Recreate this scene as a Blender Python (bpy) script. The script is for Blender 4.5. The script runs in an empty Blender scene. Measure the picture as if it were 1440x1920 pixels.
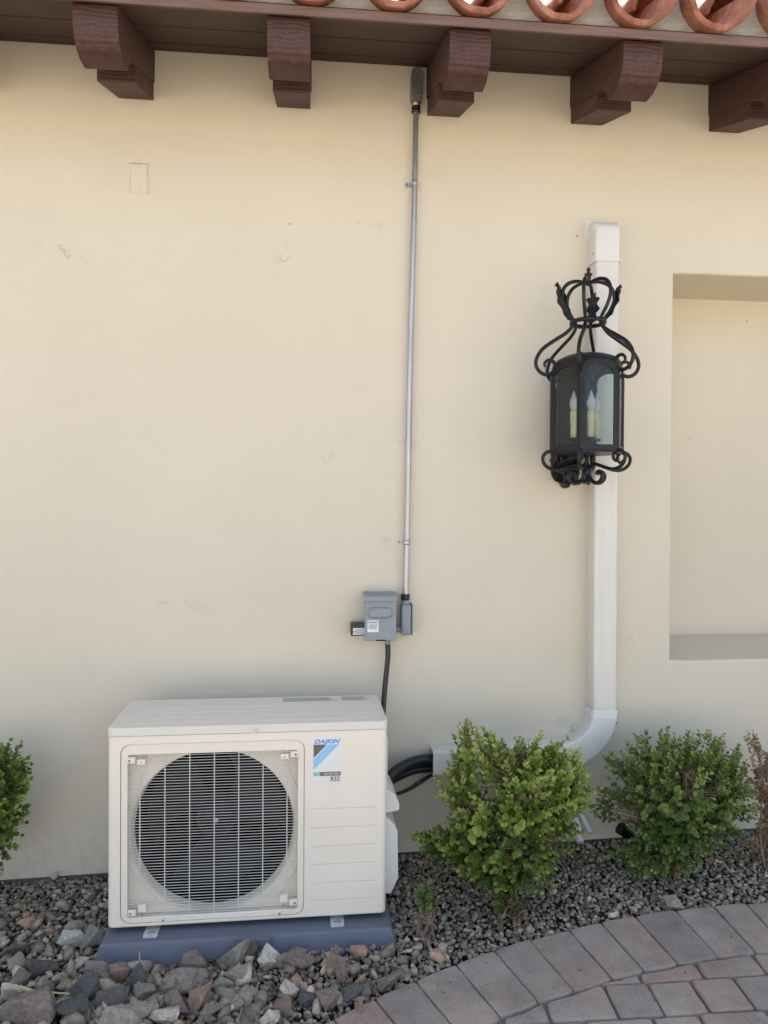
import bpy, bmesh, math, random
import numpy as np
from mathutils import Vector, Matrix, noise as mnoise

random.seed(7); rng = np.random.default_rng(7)
S = bpy.context.scene
COL = S.collection
PI = math.pi

# ------------------------------------------------------------------ camera
CAM = Vector((0.0, -2.42, 1.19))
YAW, PITCH, ROLL = math.radians(-5.3), math.radians(-0.6), math.radians(0.35)
FPX = 1350.0
RM = (Matrix.Rotation(YAW, 3, 'Z') @ Matrix.Rotation(PI/2 + PITCH, 3, 'X') @ Matrix.Rotation(ROLL, 3, 'Z'))
cd = bpy.data.cameras.new('camera'); cam = bpy.data.objects.new('camera', cd); COL.objects.link(cam)
cam.matrix_world = Matrix.Translation(CAM) @ RM.to_4x4()
cd.sensor_fit = 'VERTICAL'; cd.sensor_height = 36; cd.lens = FPX / 1920 * 36
cd.clip_start = 0.05; cd.clip_end = 500
S.camera = cam

# ------------------------------------------------------------------ light
SUN_EL, SUN_AZ = math.radians(51), math.radians(12)      # azimuth from +Y towards +X
W = bpy.data.worlds.new("World"); S.world = W; W.use_nodes = True
nt = W.node_tree; bg = nt.nodes['Background']
sky = nt.nodes.new('ShaderNodeTexSky'); sky.sky_type = 'NISHITA'; sky.sun_disc = False
sky.sun_elevation = SUN_EL; sky.sun_rotation = SUN_AZ; sky.air_density = 0.8; sky.dust_density = 4.0
hsv = nt.nodes.new('ShaderNodeHueSaturation'); hsv.inputs['Saturation'].default_value = .75   # hazy, paler sky
nt.links.new(sky.outputs[0], hsv.inputs['Color']); nt.links.new(hsv.outputs[0], bg.inputs[0]); bg.inputs[1].default_value = 0.10
ld = bpy.data.lights.new('sun', 'SUN'); ld.energy = 4.5; ld.angle = math.radians(0.5); ld.color = (1, .93, .80)
sun = bpy.data.objects.new('sun', ld); COL.objects.link(sun)
sd = Vector((math.sin(SUN_AZ)*math.cos(SUN_EL), math.cos(SUN_AZ)*math.cos(SUN_EL), math.sin(SUN_EL)))
sun.rotation_euler = sd.to_track_quat('Z', 'Y').to_euler(); sun.location = (0, 6, 9)
S.view_settings.view_transform = 'Standard'; S.view_settings.look = 'None'
S.view_settings.exposure = 2.42; S.view_settings.gamma = 1
S.cycles.max_bounces = 8; S.cycles.diffuse_bounces = 4; S.cycles.transparent_max_bounces = 16
S.cycles.use_denoising = True
try: S.cycles.denoiser = 'OPENIMAGEDENOISE'
except Exception: pass

# ------------------------------------------------------------------ helpers
def ray(px, py):
    return RM @ Vector(((px-720)/FPX, -(py-960)/FPX, -1))
def at(px, py, y=0.0):
    d = ray(px, py); return CAM + d*((y-CAM.y)/d.y)
def atz(px, py, z=0.0):
    d = ray(px, py); return CAM + d*((z-CAM.z)/d.z)

GA, GB, GC = -.014, .030, .055            # the bed slopes: z = GA + GB x + GC y
def gz(x, y): return GA + GB*x + GC*y
def atg(px, py, off=0.0):
    d = ray(px, py); t = (GA+GB*CAM.x+GC*CAM.y+off-CAM.z)/(d.z-GB*d.x-GC*d.y); return CAM+d*t

def tag(o, label=None, cat=None, group=None, kind=None):
    if label: o['label'] = label
    if cat: o['category'] = cat
    if group: o['group'] = group
    if kind: o['kind'] = kind
    return o
def thing(name, label, cat, loc=(0, 0, 0), rz=0, group=None):
    o = bpy.data.objects.new(name, None); COL.objects.link(o)
    o.location = loc; o.rotation_euler = (0, 0, rz); o.empty_display_size = .05
    o['_rz'] = rz
    tag(o, label, cat, group); return o
def pmat(p):
    m = Matrix.Identity(4)
    if p is not None:
        m = pmat(p.parent) @ Matrix.Translation(p.location) @ p.rotation_euler.to_matrix().to_4x4()
    return m

class MB:
    """collects geometry in world (or parent-local) space and links it as one mesh"""
    def __init__(s): s.v = []; s.f = []; s.sm = []; s.t = []; s.tone = 0.0
    def add(s, vs, fs, smooth=False):
        n = len(s.v); s.v += [tuple(v) for v in vs]; s.t += [s.tone]*len(vs)
        s.f += [tuple(i+n for i in f) for f in fs]; s.sm += [smooth]*len(fs)
        return s
    def bm(s, b, M=None, smooth=False):
        b.verts.index_update()
        vs = [(M @ v.co if M else v.co) for v in b.verts]
        fs = [[v.index for v in f.verts] for f in b.faces]
        s.add(vs, fs, smooth); b.free(); return s
    def box(s, c, sz, bev=0, seg=2, M=None, smooth=None):
        b = bmesh.new(); bmesh.ops.create_cube(b, size=1)
        for v in b.verts: v.co = Vector((v.co.x*sz[0], v.co.y*sz[1], v.co.z*sz[2]))
        if bev > 0: bmesh.ops.bevel(b, geom=list(b.edges), offset=bev, segments=seg, profile=.5, affect='EDGES')
        T = Matrix.Translation(c)
        if M is not None: T = M @ T if M.to_3x3().determinant() and len(M) == 4 else T
        return s.bm(b, T, smooth=(bev > 0 and seg > 2) if smooth is None else smooth)
    def tube(s, path, r, n=8, caps=True, flat=1.0, smooth=True):
        P = [Vector(p) for p in path]; m = len(P)
        R = [r(i/(m-1)) if callable(r) else r for i in range(m)]
        T = [(P[min(i+1, m-1)]-P[max(i-1, 0)]).normalized() for i in range(m)]
        a = Vector((0, 0, 1)) if abs(T[0].z) < .9 else Vector((0, 1, 0))
        N = (a - T[0]*a.dot(T[0])).normalized(); vs = []
        for i in range(m):
            N = (N - T[i]*N.dot(T[i])).normalized(); B = T[i].cross(N)
            for k in range(n):
                t = 2*PI*k/n; vs.append(P[i] + (N*math.cos(t) + B*math.sin(t)*flat)*R[i])
        fs = [(i*n+k, i*n+(k+1) % n, (i+1)*n+(k+1) % n, (i+1)*n+k) for i in range(m-1) for k in range(n)]
        s.add(vs, fs, smooth)
        if caps:
            s.add(vs[:n], [tuple(range(n))[::-1]]); s.add(vs[-n:], [tuple(range(n))])
        return s
    def lathe(s, prof, c=(0, 0, 0), n=24, axis='z', smooth=True, M=None, sx=1, sy=1):
        vs = []
        for r, z in prof:
            for k in range(n):
                t = 2*PI*k/n; p = Vector((r*math.cos(t)*sx, r*math.sin(t)*sy, z))
                if axis == 'y': p = Vector((p.x, z, p.y))
                if axis == 'x': p = Vector((z, p.x, p.y))
                if M is not None: p = M @ p
                vs.append(p + Vector(c))
        m = len(prof)
        fs = [(i*n+k, i*n+(k+1) % n, (i+1)*n+(k+1) % n, (i+1)*n+k) for i in range(m-1) for k in range(n)]
        return s.add(vs, fs, smooth)
    def prism(s, pts, fn, d0, d1, smooth=False):
        """2-D outline pts extruded from d0 to d1; fn(u, v, d) gives the point"""
        n = len(pts); a = [fn(u, v, d0) for u, v in pts]; b = [fn(u, v, d1) for u, v in pts]
        s.add(a, [tuple(range(n))[::-1]]); s.add(b, [tuple(range(n))])
        return s.add(a+b, [(i, (i+1) % n, n+(i+1) % n, n+i) for i in range(n)], smooth)
    def ring(s, outer, inner, fn, d0, d1):
        n = len(outer); Q = []
        for pts, d in ((outer, d0), (outer, d1), (inner, d1), (inner, d0)): Q += [fn(u, v, d) for u, v in pts]
        fs = []
        for a in range(4):
            b = (a+1) % 4
            fs += [(a*n+i, a*n+(i+1) % n, b*n+(i+1) % n, b*n+i) for i in range(n)]
        return s.add(Q, fs)
    def build(s, name, mat, parent=None, local=False, loc=None, bevel=0, fix=True):
        me = bpy.data.meshes.new(name)
        vs = s.v
        if parent is not None and not local:
            inv = pmat(parent).inverted(); vs = [tuple(inv @ Vector(v)) for v in vs]
        if loc is not None: vs = [tuple(Vector(v)-Vector(loc)) for v in vs]
        me.from_pydata(vs, [], s.f); me.polygons.foreach_set('use_smooth', s.sm)
        at_ = me.attributes.new('tone', 'FLOAT', 'POINT'); at_.data.foreach_set('value', s.t)
        if fix and len(s.f) < 60000:
            b = bmesh.new(); b.from_mesh(me); bmesh.ops.recalc_face_normals(b, faces=b.faces[:]); b.to_mesh(me); b.free()
        me.materials.append(mat); me.update()
        o = bpy.data.objects.new(name, me); COL.objects.link(o); o.parent = parent
        if loc is not None: o.location = loc
        if bevel:
            m = o.modifiers.new('bevel', 'BEVEL'); m.width = bevel; m.segments = 2; m.limit_method = 'ANGLE'; m.harden_normals = True
        return o

def wn(o, ang_=35):
    for p_ in o.data.polygons: p_.use_smooth = True
    o.data.set_sharp_from_angle(angle=math.radians(ang_))
    m = o.modifiers.new('wn', 'WEIGHTED_NORMAL'); m.keep_sharp = True; return o

def catmull(P, k=6):
    P = [Vector(p) for p in P]; Q = [2*P[0]-P[1]] + P + [2*P[-1]-P[-2]]; out = []
    for i in range(1, len(Q)-2):
        for j in range(k):
            t = j/k; a, b, c, d = Q[i-1:i+3]
            out.append(.5*((2*b)+(c-a)*t+(2*a-5*b+4*c-d)*t*t+(3*b-a-3*c+d)*t**3))
    return out + [P[-1]]
def rrect(x0, z0, x1, z1, r, k=6):
    pts = []
    for cx, cz, a0 in ((x1-r, z1-r, 0), (x0+r, z1-r, 90), (x0+r, z0+r, 180), (x1-r, z0+r, 270)):
        for i in range(k+1):
            a = math.radians(a0+90*i/k); pts.append((cx+r*math.cos(a), cz+r*math.sin(a)))
    return pts

# ------------------------------------------------------------------ materials
def new_mat(name):
    m = bpy.data.materials.new(name); m.use_nodes = True
    return m, m.node_tree, m.node_tree.nodes['Principled BSDF']
def nd(nt, t, **kw):
    n = nt.nodes.new('ShaderNode'+t)
    for k, v in kw.items():
        if hasattr(n, k): setattr(n, k, v)
        else: n.inputs[k.replace('_', ' ')].default_value = v
    return n
def ramp(nt, src, stops):
    r = nt.nodes.new('ShaderNodeValToRGB'); e = r.color_ramp.elements
    while len(e) < len(stops): e.new(.5)
    for i, (p, c) in enumerate(stops):
        e[i].position = p; e[i].color = (*c, 1) if len(c) == 3 else c
    nt.links.new(src, r.inputs[0]); return r
def simple(name, col, rough=.5, metal=0, var=.12, scale=30, bump=0.0, bscale=200, spec=None, stretch=None, gen=False):
    m, nt, p = new_mat(name); L = nt.links.new
    tc = nd(nt, 'TexCoord'); src = tc.outputs['Object']
    if stretch:
        mp = nd(nt, 'Mapping'); mp.inputs['Scale'].default_value = stretch; L(src, mp.inputs[0]); src = mp.outputs[0]
    n1 = nd(nt, 'TexNoise', Scale=scale, Detail=6.0, Roughness=.6); L(src, n1.inputs['Vector'])
    r = ramp(nt, n1.outputs[0], [(.3, [c*(1-var) for c in col]), (.7, [min(1, c*(1+var)) for c in col])])
    L(r.outputs[0], p.inputs['Base Color']); p.inputs['Metallic'].default_value = metal
    mr = nd(nt, 'MapRange'); L(n1.outputs[0], mr.inputs[0]); mr.inputs[3].default_value = max(.02, rough-.08); mr.inputs[4].default_value = min(1, rough+.08)
    L(mr.outputs[0], p.inputs['Roughness'])
    if spec is not None: p.inputs['Specular IOR Level'].default_value = spec
    if bump:
        n2 = nd(nt, 'TexNoise', Scale=bscale, Detail=4.0); L(src, n2.inputs['Vector'])
        b = nd(nt, 'Bump', Strength=bump, Distance=.002); L(n2.outputs[0], b.inputs['Height']); L(b.outputs[0], p.inputs['Normal'])
    return m

def stucco(name='stucco', dirt=.3):
    m, nt, p = new_mat(name); L = nt.links.new
    tc = nd(nt, 'TexCoord'); o = tc.outputs['Object']
    big = nd(nt, 'TexNoise', Scale=1.6, Detail=5.0, Roughness=.55); L(o, big.inputs['Vector'])
    c = ramp(nt, big.outputs[0], [(.25, (.61, .548, .418)), (.75, (.668, .602, .468))])
    # small specks and pocks
    vs = nd(nt, 'TexVoronoi', Scale=5.5, Randomness=1.0); L(o, vs.inputs['Vector'])
    sp = ramp(nt, vs.outputs['Distance'], [(.012, (1, 1, 1)), (.022, (0, 0, 0))])
    mx = nd(nt, 'Mix', data_type='RGBA'); L(sp.outputs[0], mx.inputs[0]); L(c.outputs[0], mx.inputs[6]); mx.inputs[7].default_value = (.22, .19, .15, 1)
    sx_ = nd(nt, 'SeparateXYZ'); L(o, sx_.inputs[0]); mr = nd(nt, 'MapRange'); L(sx_.outputs[2], mr.inputs[0]); mr.inputs[1].default_value = .22; mr.inputs[2].default_value = -.03; mr.inputs[3].default_value = 0; mr.inputs[4].default_value = 1
    dn = nd(nt, 'TexNoise', Scale=30.0, Detail=8.0, Roughness=.75); L(o, dn.inputs['Vector']); dr = ramp(nt, dn.outputs[0], [(.46, (0, 0, 0)), (.62, (1, 1, 1))])
    dm = nd(nt, 'Math', operation='MULTIPLY'); L(mr.outputs[0], dm.inputs[0]); L(dr.outputs[0], dm.inputs[1]); d2 = nd(nt, 'Math', operation='MULTIPLY'); L(dm.outputs[0], d2.inputs[0]); d2.inputs[1].default_value = dirt
    m4 = nd(nt, 'Mix', data_type='RGBA'); L(d2.outputs[0], m4.inputs[0]); L(mx.outputs[2], m4.inputs[6]); m4.inputs[7].default_value = (.30, .25, .19, 1); mx = m4
    L(mx.outputs[2], p.inputs['Base Color']); p.inputs['Roughness'].default_value = .72
    p.inputs['Specular IOR Level'].default_value = .3
    # trowel scars: crumbly ridges inside rare patches
    w = nd(nt, 'TexNoise', Scale=7.0, Detail=2.0); L(o, w.inputs['Vector'])
    wv = nd(nt, 'VectorMath', operation='MULTIPLY_ADD'); L(w.outputs['Color'], wv.inputs[0]); wv.inputs[1].default_value = (.42, .42, .30); L(o, wv.inputs[2])
    vp = nd(nt, 'TexVoronoi', Scale=2.3, Randomness=1.0); L(wv.outputs[0], vp.inputs['Vector'])
    pm = ramp(nt, vp.outputs['Distance'], [(.05, (1, 1, 1)), (.16, (0, 0, 0))])
    cr = nd(nt, 'TexNoise', Scale=17.0, Detail=7.0, Roughness=.62, Distortion=.25); L(o, cr.inputs['Vector'])
    crr = ramp(nt, cr.outputs[0], [(.485, (0, 0, 0)), (.53, (1, 1, 1)), (.60, (.7, .7, .7))])
    mm = nd(nt, 'Math', operation='MULTIPLY'); L(pm.outputs[0], mm.inputs[0]); L(crr.outputs[0], mm.inputs[1])
    # gentle trowel sweeps
    mp = nd(nt, 'Mapping'); mp.inputs['Rotation'].default_value = (0, .7, 0); mp.inputs['Scale'].default_value = (1.3, 1, 2.0); L(o, mp.inputs[0])
    sw = nd(nt, 'TexNoise', Scale=2.2, Detail=4.0, Roughness=.5, Distortion=.8); L(mp.outputs[0], sw.inputs['Vector'])
    fi = nd(nt, 'TexNoise', Scale=160.0, Detail=3.0); L(o, fi.inputs['Vector'])
    b1 = nd(nt, 'Bump', Strength=.42, Distance=.014); L(sw.outputs[0], b1.inputs['Height'])
    b2 = nd(nt, 'Bump', Strength=.9, Distance=.0024); L(mm.outputs[0], b2.inputs['Height']); L(b1.outputs[0], b2.inputs['Normal'])
    b3 = nd(nt, 'Bump', Strength=.5, Distance=.0012); L(fi.outputs[0], b3.inputs['Height']); L(b2.outputs[0], b3.inputs['Normal'])
    L(b3.outputs[0], p.inputs['Normal'])
    return m

def wood(name, col, axis=(1, 18, 18), rings=False):
    m, nt, p = new_mat(name); L = nt.links.new
    tc = nd(nt, 'TexCoord'); o = tc.outputs['Object']
    mp = nd(nt, 'Mapping'); mp.inputs['Scale'].default_value = axis; L(o, mp.inputs[0])
    n = nd(nt, 'TexNoise', Scale=6.0, Detail=8.0, Roughness=.65, Distortion=.4); L(mp.outputs[0], n.inputs['Vector'])
    c = ramp(nt, n.outputs[0], [(.3, [x*.72 for x in col]), (.52, col), (.75, [x*1.35 for x in col])])
    h = n.outputs[0]
    if rings:
        oi = nd(nt, 'ObjectInfo')
        dis = nd(nt, 'VectorMath', operation='MULTIPLY_ADD'); cv = nd(nt, 'CombineXYZ'); L(oi.outputs['Random'], cv.inputs[0])
        L(cv.outputs[0], dis.inputs[0]); dis.inputs[1].default_value = (.12, 0, 0); L(o, dis.inputs[2])
        m2 = nd(nt, 'Mapping'); m2.inputs['Location'].default_value = (-.03, 0, .13); m2.inputs['Scale'].default_value = (1, .12, 1); L(dis.outputs[0], m2.inputs[0])
        wv = nd(nt, 'TexWave', wave_type='RINGS', rings_direction='Y', Scale=26.0, Distortion=5.0, Detail=3.0, Detail_Scale=1.0)
        L(m2.outputs[0], wv.inputs['Vector'])
        mx = nd(nt, 'Mix', data_type='RGBA', blend_type='MULTIPLY'); mx.inputs[0].default_value = .5
        rr = ramp(nt, wv.outputs[0], [(.1, (.66, .62, .62)), (.6, (1.12, 1.1, 1.1))]); L(c.outputs[0], mx.inputs[6]); L(rr.outputs[0], mx.inputs[7])
        L(mx.outputs[2], p.inputs['Base Color']); h = wv.outputs[0]
    else: L(c.outputs[0], p.inputs['Base Color'])
    b = nd(nt, 'Bump', Strength=.5, Distance=.0015); L(h, b.inputs['Height']); L(b.outputs[0], p.inputs['Normal'])
    p.inputs['Roughness'].default_value = .6; p.inputs['Specular IOR Level'].default_value = .35
    return m

def stone(name, stops, streak=1.0, rough=.85):
    m, nt, p = new_mat(name); L = nt.links.new
    a = nd(nt, 'Attribute', attribute_name='tone'); r = ramp(nt, a.outputs['Fac'], stops)
    r.color_ramp.interpolation = 'LINEAR'
    tc = nd(nt, 'TexCoord')
    n = nd(nt, 'TexNoise', Scale=48.0, Detail=10.0, Roughness=.78, Distortion=1.2); L(tc.outputs['Object'], n.inputs['Vector'])
    rr = ramp(nt, n.outputs[0], [(.30, (.40, .40, .41)), (.48, (.95, .95, .95)), (.60, (1.35, 1.3, 1.22)), (.70, (2.4, 2.25, 2.05))])
    mx = nd(nt, 'Mix', data_type='RGBA', blend_type='MULTIPLY'); mx.inputs[0].default_value = .8*streak
    L(r.outputs[0], mx.inputs[6]); L(rr.outputs[0], mx.inputs[7]); L(mx.outputs[2], p.inputs['Base Color'])
    n2 = nd(nt, 'TexNoise', Scale=130.0, Detail=6.0, Roughness=.7); L(tc.outputs['Object'], n2.inputs['Vector'])
    b = nd(nt, 'Bump', Strength=1.0, Distance=.004); L(n2.outputs[0], b.inputs['Height']); L(b.outputs[0], p.inputs['Normal'])
    p.inputs['Roughness'].default_value = rough; p.inputs['Specular IOR Level'].default_value = .3
    return m

def leafmat(name, stops, trans=.3):
    m, nt, p = new_mat(name); L = nt.links.new
    a = nd(nt, 'Attribute', attribute_name='tone'); r = ramp(nt, a.outputs['Fac'], stops)
    L(r.outputs[0], p.inputs['Base Color']); p.inputs['Roughness'].default_value = .42
    p.inputs['Specular IOR Level'].default_value = .4
    t = nd(nt, 'BsdfTranslucent'); hs = nd(nt, 'HueSaturation', Saturation=1.1, Value=1.3); L(r.outputs[0], hs.inputs['Color']); L(hs.outputs[0], t.inputs[0])
    ms = nd(nt, 'MixShader'); ms.inputs[0].default_value = trans
    L(p.outputs[0], ms.inputs[1]); L(t.outputs[0], ms.inputs[2]); L(ms.outputs[0], nt.nodes['Material Output'].inputs[0])
    return m

def glassmat():
    m, nt, p = new_mat('seeded_glass'); L = nt.links.new; nt.nodes.remove(p)
    tc = nd(nt, 'TexCoord'); o = tc.outputs['Object']
    v = nd(nt, 'TexVoronoi', Scale=120.0); L(o, v.inputs['Vector'])
    rp = ramp(nt, v.outputs['Distance'], [(.08, (1, 1, 1)), (.17, (0, 0, 0))])
    n = nd(nt, 'TexNoise', Scale=18.0, Detail=3.0); L(o, n.inputs['Vector'])
    b1 = nd(nt, 'Bump', Strength=.5, Distance=.004); L(n.outputs[0], b1.inputs['Height'])
    b2 = nd(nt, 'Bump', Strength=1.0, Distance=.0012); L(rp.outputs[0], b2.inputs['Height']); L(b1.outputs[0], b2.inputs['Normal'])
    fr = nd(nt, 'LayerWeight', Blend=.5); L(b2.outputs[0], fr.inputs['Normal'])
    pw = nd(nt, 'Math', operation='POWER'); L(fr.outputs['Facing'], pw.inputs[0]); pw.inputs[1].default_value = 4.0
    m2 = nd(nt, 'Math', operation='MULTIPLY_ADD'); L(pw.outputs[0], m2.inputs[0]); m2.inputs[1].default_value = .6; m2.inputs[2].default_value = .02
    tr = nd(nt, 'BsdfTransparent'); tr.inputs[0].default_value = (.88, .91, .91, 1)
    gl = nd(nt, 'BsdfGlossy', Roughness=.08); L(b2.outputs[0], gl.inputs['Normal'])
    df = nd(nt, 'BsdfDiffuse'); df.inputs[0].default_value = (.5, .52, .5, 1)
    ms = nd(nt, 'MixShader'); L(m2.outputs[0], ms.inputs[0]); L(tr.outputs[0], ms.inputs[1]); L(gl.outputs[0], ms.inputs[2])
    mu = nd(nt, 'Math', operation='MULTIPLY_ADD'); L(rp.outputs[0], mu.inputs[0]); mu.inputs[1].default_value = .30; mu.inputs[2].default_value = .012
    m3 = nd(nt, 'MixShader'); L(mu.outputs[0], m3.inputs[0]); L(ms.outputs[0], m3.inputs[1]); L(df.outputs[0], m3.inputs[2])
    L(m3.outputs[0], nt.nodes['Material Output'].inputs[0]); return m

M_wall = stucco(); M_plate = simple('painted_plate', (.63, .578, .44), .6, var=.03)
M_soff = wood('stained_planks', (.055, .026, .020), (.7, 14, 14))
M_beam = wood('stained_beam', (.066, .031, .025), (9, 1.2, 9), rings=True)
M_trim = wood('stained_edge', (.16, .098, .076), (1, 14, 14))
def terracotta():
    m, nt, p = new_mat('terracotta'); L = nt.links.new
    tc = nd(nt, 'TexCoord'); oi = nd(nt, 'ObjectInfo'); sc = nd(nt, 'VectorMath', operation='ADD'); cv = nd(nt, 'CombineXYZ'); L(oi.outputs['Random'], cv.inputs[0]); L(tc.outputs['Object'], sc.inputs[0]); L(cv.outputs[0], sc.inputs[1])
    n = nd(nt, 'TexNoise', Scale=11.0, Detail=9.0, Roughness=.68, Distortion=.6); L(sc.outputs[0], n.inputs['Vector'])
    r = ramp(nt, n.outputs[0], [(.30, (.10, .055, .045)), (.42, (.22, .088, .055)), (.54, (.32, .135, .082)), (.64, (.38, .21, .15)), (.74, (.42, .35, .30))]); L(r.outputs[0], p.inputs['Base Color'])
    p.inputs['Roughness'].default_value = .9; p.inputs['Specular IOR Level'].default_value = .2
    n2 = nd(nt, 'TexNoise', Scale=90.0, Detail=6.0, Roughness=.7); L(sc.outputs[0], n2.inputs['Vector'])
    b = nd(nt, 'Bump', Strength=.8, Distance=.003); L(n2.outputs[0], b.inputs['Height']); L(b.outputs[0], p.inputs['Normal']); return m
M_terra = terracotta()
M_mortar = simple('roof_mortar', (.33, .315, .275), .9, var=.2, scale=18, bump=.7, bscale=60, stretch=(1, 1, 3))
M_foot = simple('foundation', (.12, .115, .105), .9, var=.3, scale=20, bump=.6, bscale=90)
M_galv = simple('galvanised_steel', (.47, .475, .47), .46, 1.0, var=.15, scale=12, bump=.15, bscale=60, stretch=(3, 3, .6))
M_cast = simple('grey_casting', (.24, .23, .22), .42, .5, var=.2, scale=25, bump=.3, bscale=150)
M_grey = simple('grey_enamel', (.235, .265, .275), .42, .0, var=.05, scale=8, bump=.08, bscale=120)
M_brass = simple('brass', (.42, .33, .16), .45, .8)
M_black = simple('black_rubber', (.012, .012, .013), .38, var=.3)
M_iron = simple('black_iron', (.007, .0075, .009), .36, .0, var=.5, scale=60, bump=.35, bscale=110, spec=.35)
M_wht = simple('white_plastic', (.65, .625, .545), .38, var=.05, scale=6, stretch=(8, 8, .6))
M_wht2 = simple('bright_plastic', (.66, .645, .585), .38, var=.03, scale=6)
M_cab = simple('cream_cabinet', (.84, .755, .61), .45, var=.025, scale=5, bump=.05, bscale=300)
M_cabtop = simple('cream_lid', (.73, .675, .565), .38, var=.03, scale=5)
M_wire = simple('cream_wire', (.70, .655, .56), .45, var=.03)
M_dark = simple('dark_housing', (.002, .002, .0025), .8, spec=.1, var=.3)
M_fan = simple('fan_plastic', (.006, .007, .010), .5, spec=.2, var=.2)
M_pad = simple('blue_grey_pad', (.13, .142, .172), .55, var=.07, scale=7, bump=.25, bscale=260)
M_foot2 = simple('zinc_foot', (.55, .55, .52), .4, .2)
M_stk = simple('sticker', (.80, .77, .69), .4, var=.02)
M_blue = simple('logo_blue', (.12, .33, .68), .4, var=.02)
M_lblue = simple('band_blue', (.27, .58, .80), .4, var=.02)
M_taupe = simple('band_taupe', (.14, .12, .095), .4, var=.05)
M_teal = simple('band_teal', (.25, .55, .47), .4, var=.05)
M_white = simple('paper_white', (.72, .72, .70), .5, var=.03)
M_ink = simple('print_ink', (.06, .06, .06), .6)
M_inkg = simple('print_grey', (.22, .23, .23), .6)
M_red = simple('print_red', (.4, .08, .05), .6)
M_candle = simple('candle_sleeve', (.66, .58, .36), .55, var=.12, scale=40)
M_bulb = simple('frosted_bulb', (.52, .53, .50), .12, var=.05, spec=.8)
M_pvc = simple('pale_pipe', (.42, .40, .35), .45, var=.1)
M_bark = simple('twig_bark', (.20, .125, .075), .85, var=.3, scale=60)
M_stick = simple('dry_stick', (.26, .19, .12), .85, var=.3, scale=60)
M_glass = glassmat()

# ------------------------------------------------------------------ ground
GZ = -0.02
def far_ground():
    m, nt, p = new_mat('patio'); L = nt.links.new
    tc = nd(nt, 'TexCoord'); br = nd(nt, 'TexBrick', Scale=4.0); L(tc.outputs['Object'], br.inputs['Vector'])
    br.inputs['Color1'].default_value = (.38, .345, .30, 1); br.inputs['Color2'].default_value = (.43, .39, .34, 1); br.inputs['Mortar'].default_value = (.25, .20, .17, 1)
    n = nd(nt, 'TexNoise', Scale=3.0, Detail=6.0); L(tc.outputs['Object'], n.inputs['Vector'])
    mx = nd(nt, 'Mix', data_type='RGBA', blend_type='MULTIPLY'); mx.inputs[0].default_value = .4; L(br.outputs[0], mx.inputs[6]); L(n.outputs[0], mx.inputs[7])
    L(mx.outputs[2], p.inputs['Base Color']); p.inputs['Roughness'].default_value = .85
    return m
g = MB(); g.add([(-150, -150, -.17), (150, -150, -.17), (150, 150, -.17), (-150, 150, -.17)], [(0, 1, 2, 3)])
tag(g.build('ground', far_ground(), fix=False), kind='structure')

# ------------------------------------------------------------------ house: wall with niche
house = thing('house', 'cream stucco house wall with a deep square niche under a clay tiled eave', 'house')
def build_wall():
    X0, X1, Z0, Z1 = -4.0, 6.0, 0.0, 2.75
    a = at(1264, 512); b = at(1256, 1238)
    nx0, nx1, nz0, nz1 = (a.x+b.x)/2, (a.x+b.x)/2 + 1.05, b.z, a.z
    N = 40
    def side(p, q, n): return [(p[0]+(q[0]-p[0])*i/n, p[1]+(q[1]-p[1])*i/n) for i in range(n)]
    def rect(x0, z0, x1, z1): return side((x0, z0), (x1, z0), N)+side((x1, z0), (x1, z1), N)+side((x1, z1), (x0, z1), N)+side((x0, z1), (x0, z0), N)
    def wob(p, k=.003):
        return (p[0]+k*mnoise.noise(Vector((p[0]*5, p[1]*5, 1))), p[1]+k*mnoise.noise(Vector((p[0]*5, p[1]*5, 7))))
    mb = MB(); rings = []
    rings.append([(x, 0, z if z > .02 else gz(x, 0)+.012) for x, z in rect(X0, Z0, X1, Z1)])
    R = .010
    for k in range(5):
        t = PI/2*k/4; off = R*(1-math.sin(t)); dy = R*(1-math.cos(t))
        rings.append([(x, dy, z) for x, z in map(wob, rect(nx0-off, nz0-off, nx1+off, nz1+off))])
    D = .30
    rings.append([(x, D-.006, z + (.035 if z < nz0+.01 else 0)) for x, z in map(wob, rect(nx0, nz0, nx1, nz1))])
    rings.append([(x, D, z) for x, z in rect(nx0+.008, nz0+.043, nx1-.008, nz1-.008)])
    n = 4*N
    for j in range(len(rings)-1):
        vs = rings[j]+rings[j+1]
        mb.add(vs, [(i, (i+1) % n, n+(i+1) % n, n+i) for i in range(n)], smooth=(1 <= j <= 4 or j == 6))
    mb.add(rings[-1], [tuple(range(n))])
    # bottom drip edge and the body of the wall behind
    zl_, zr_ = gz(X0, 0)+.012, gz(X1, 0)+.012
    mb.add([(X0, 0, zl_), (X1, 0, zr_), (X1, .03, zr_), (X0, .03, zl_)], [(0, 1, 2, 3)])
    mb.box(((X0+X1)/2, .42, 1.36), (X1-X0, .2, 2.78))
    mb.box((X0-.1, .26, 1.36), (.2, .52, 2.78)); mb.box((X1+.1, .26, 1.36), (.2, .52, 2.78))
    o = mb.build('wall', M_wall, house, fix=False)
    b = bmesh.new(); b.from_mesh(o.data); bmesh.ops.remove_doubles(b, verts=b.verts[:], dist=1e-5); bmesh.ops.recalc_face_normals(b, faces=b.faces[:]); b.to_mesh(o.data); b.free()
    f = MB(); f.add([(x, y, z) for x in (X0, X1) for y in (.012, .11) for z in (-.3, gz(x, 0)+.03)], [(0, 1, 3, 2), (4, 6, 7, 5), (0, 4, 5, 1), (2, 3, 7, 6), (0, 2, 6, 4), (1, 5, 7, 3)]); f.build('foundation', M_foot, house)
build_wall()

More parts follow.
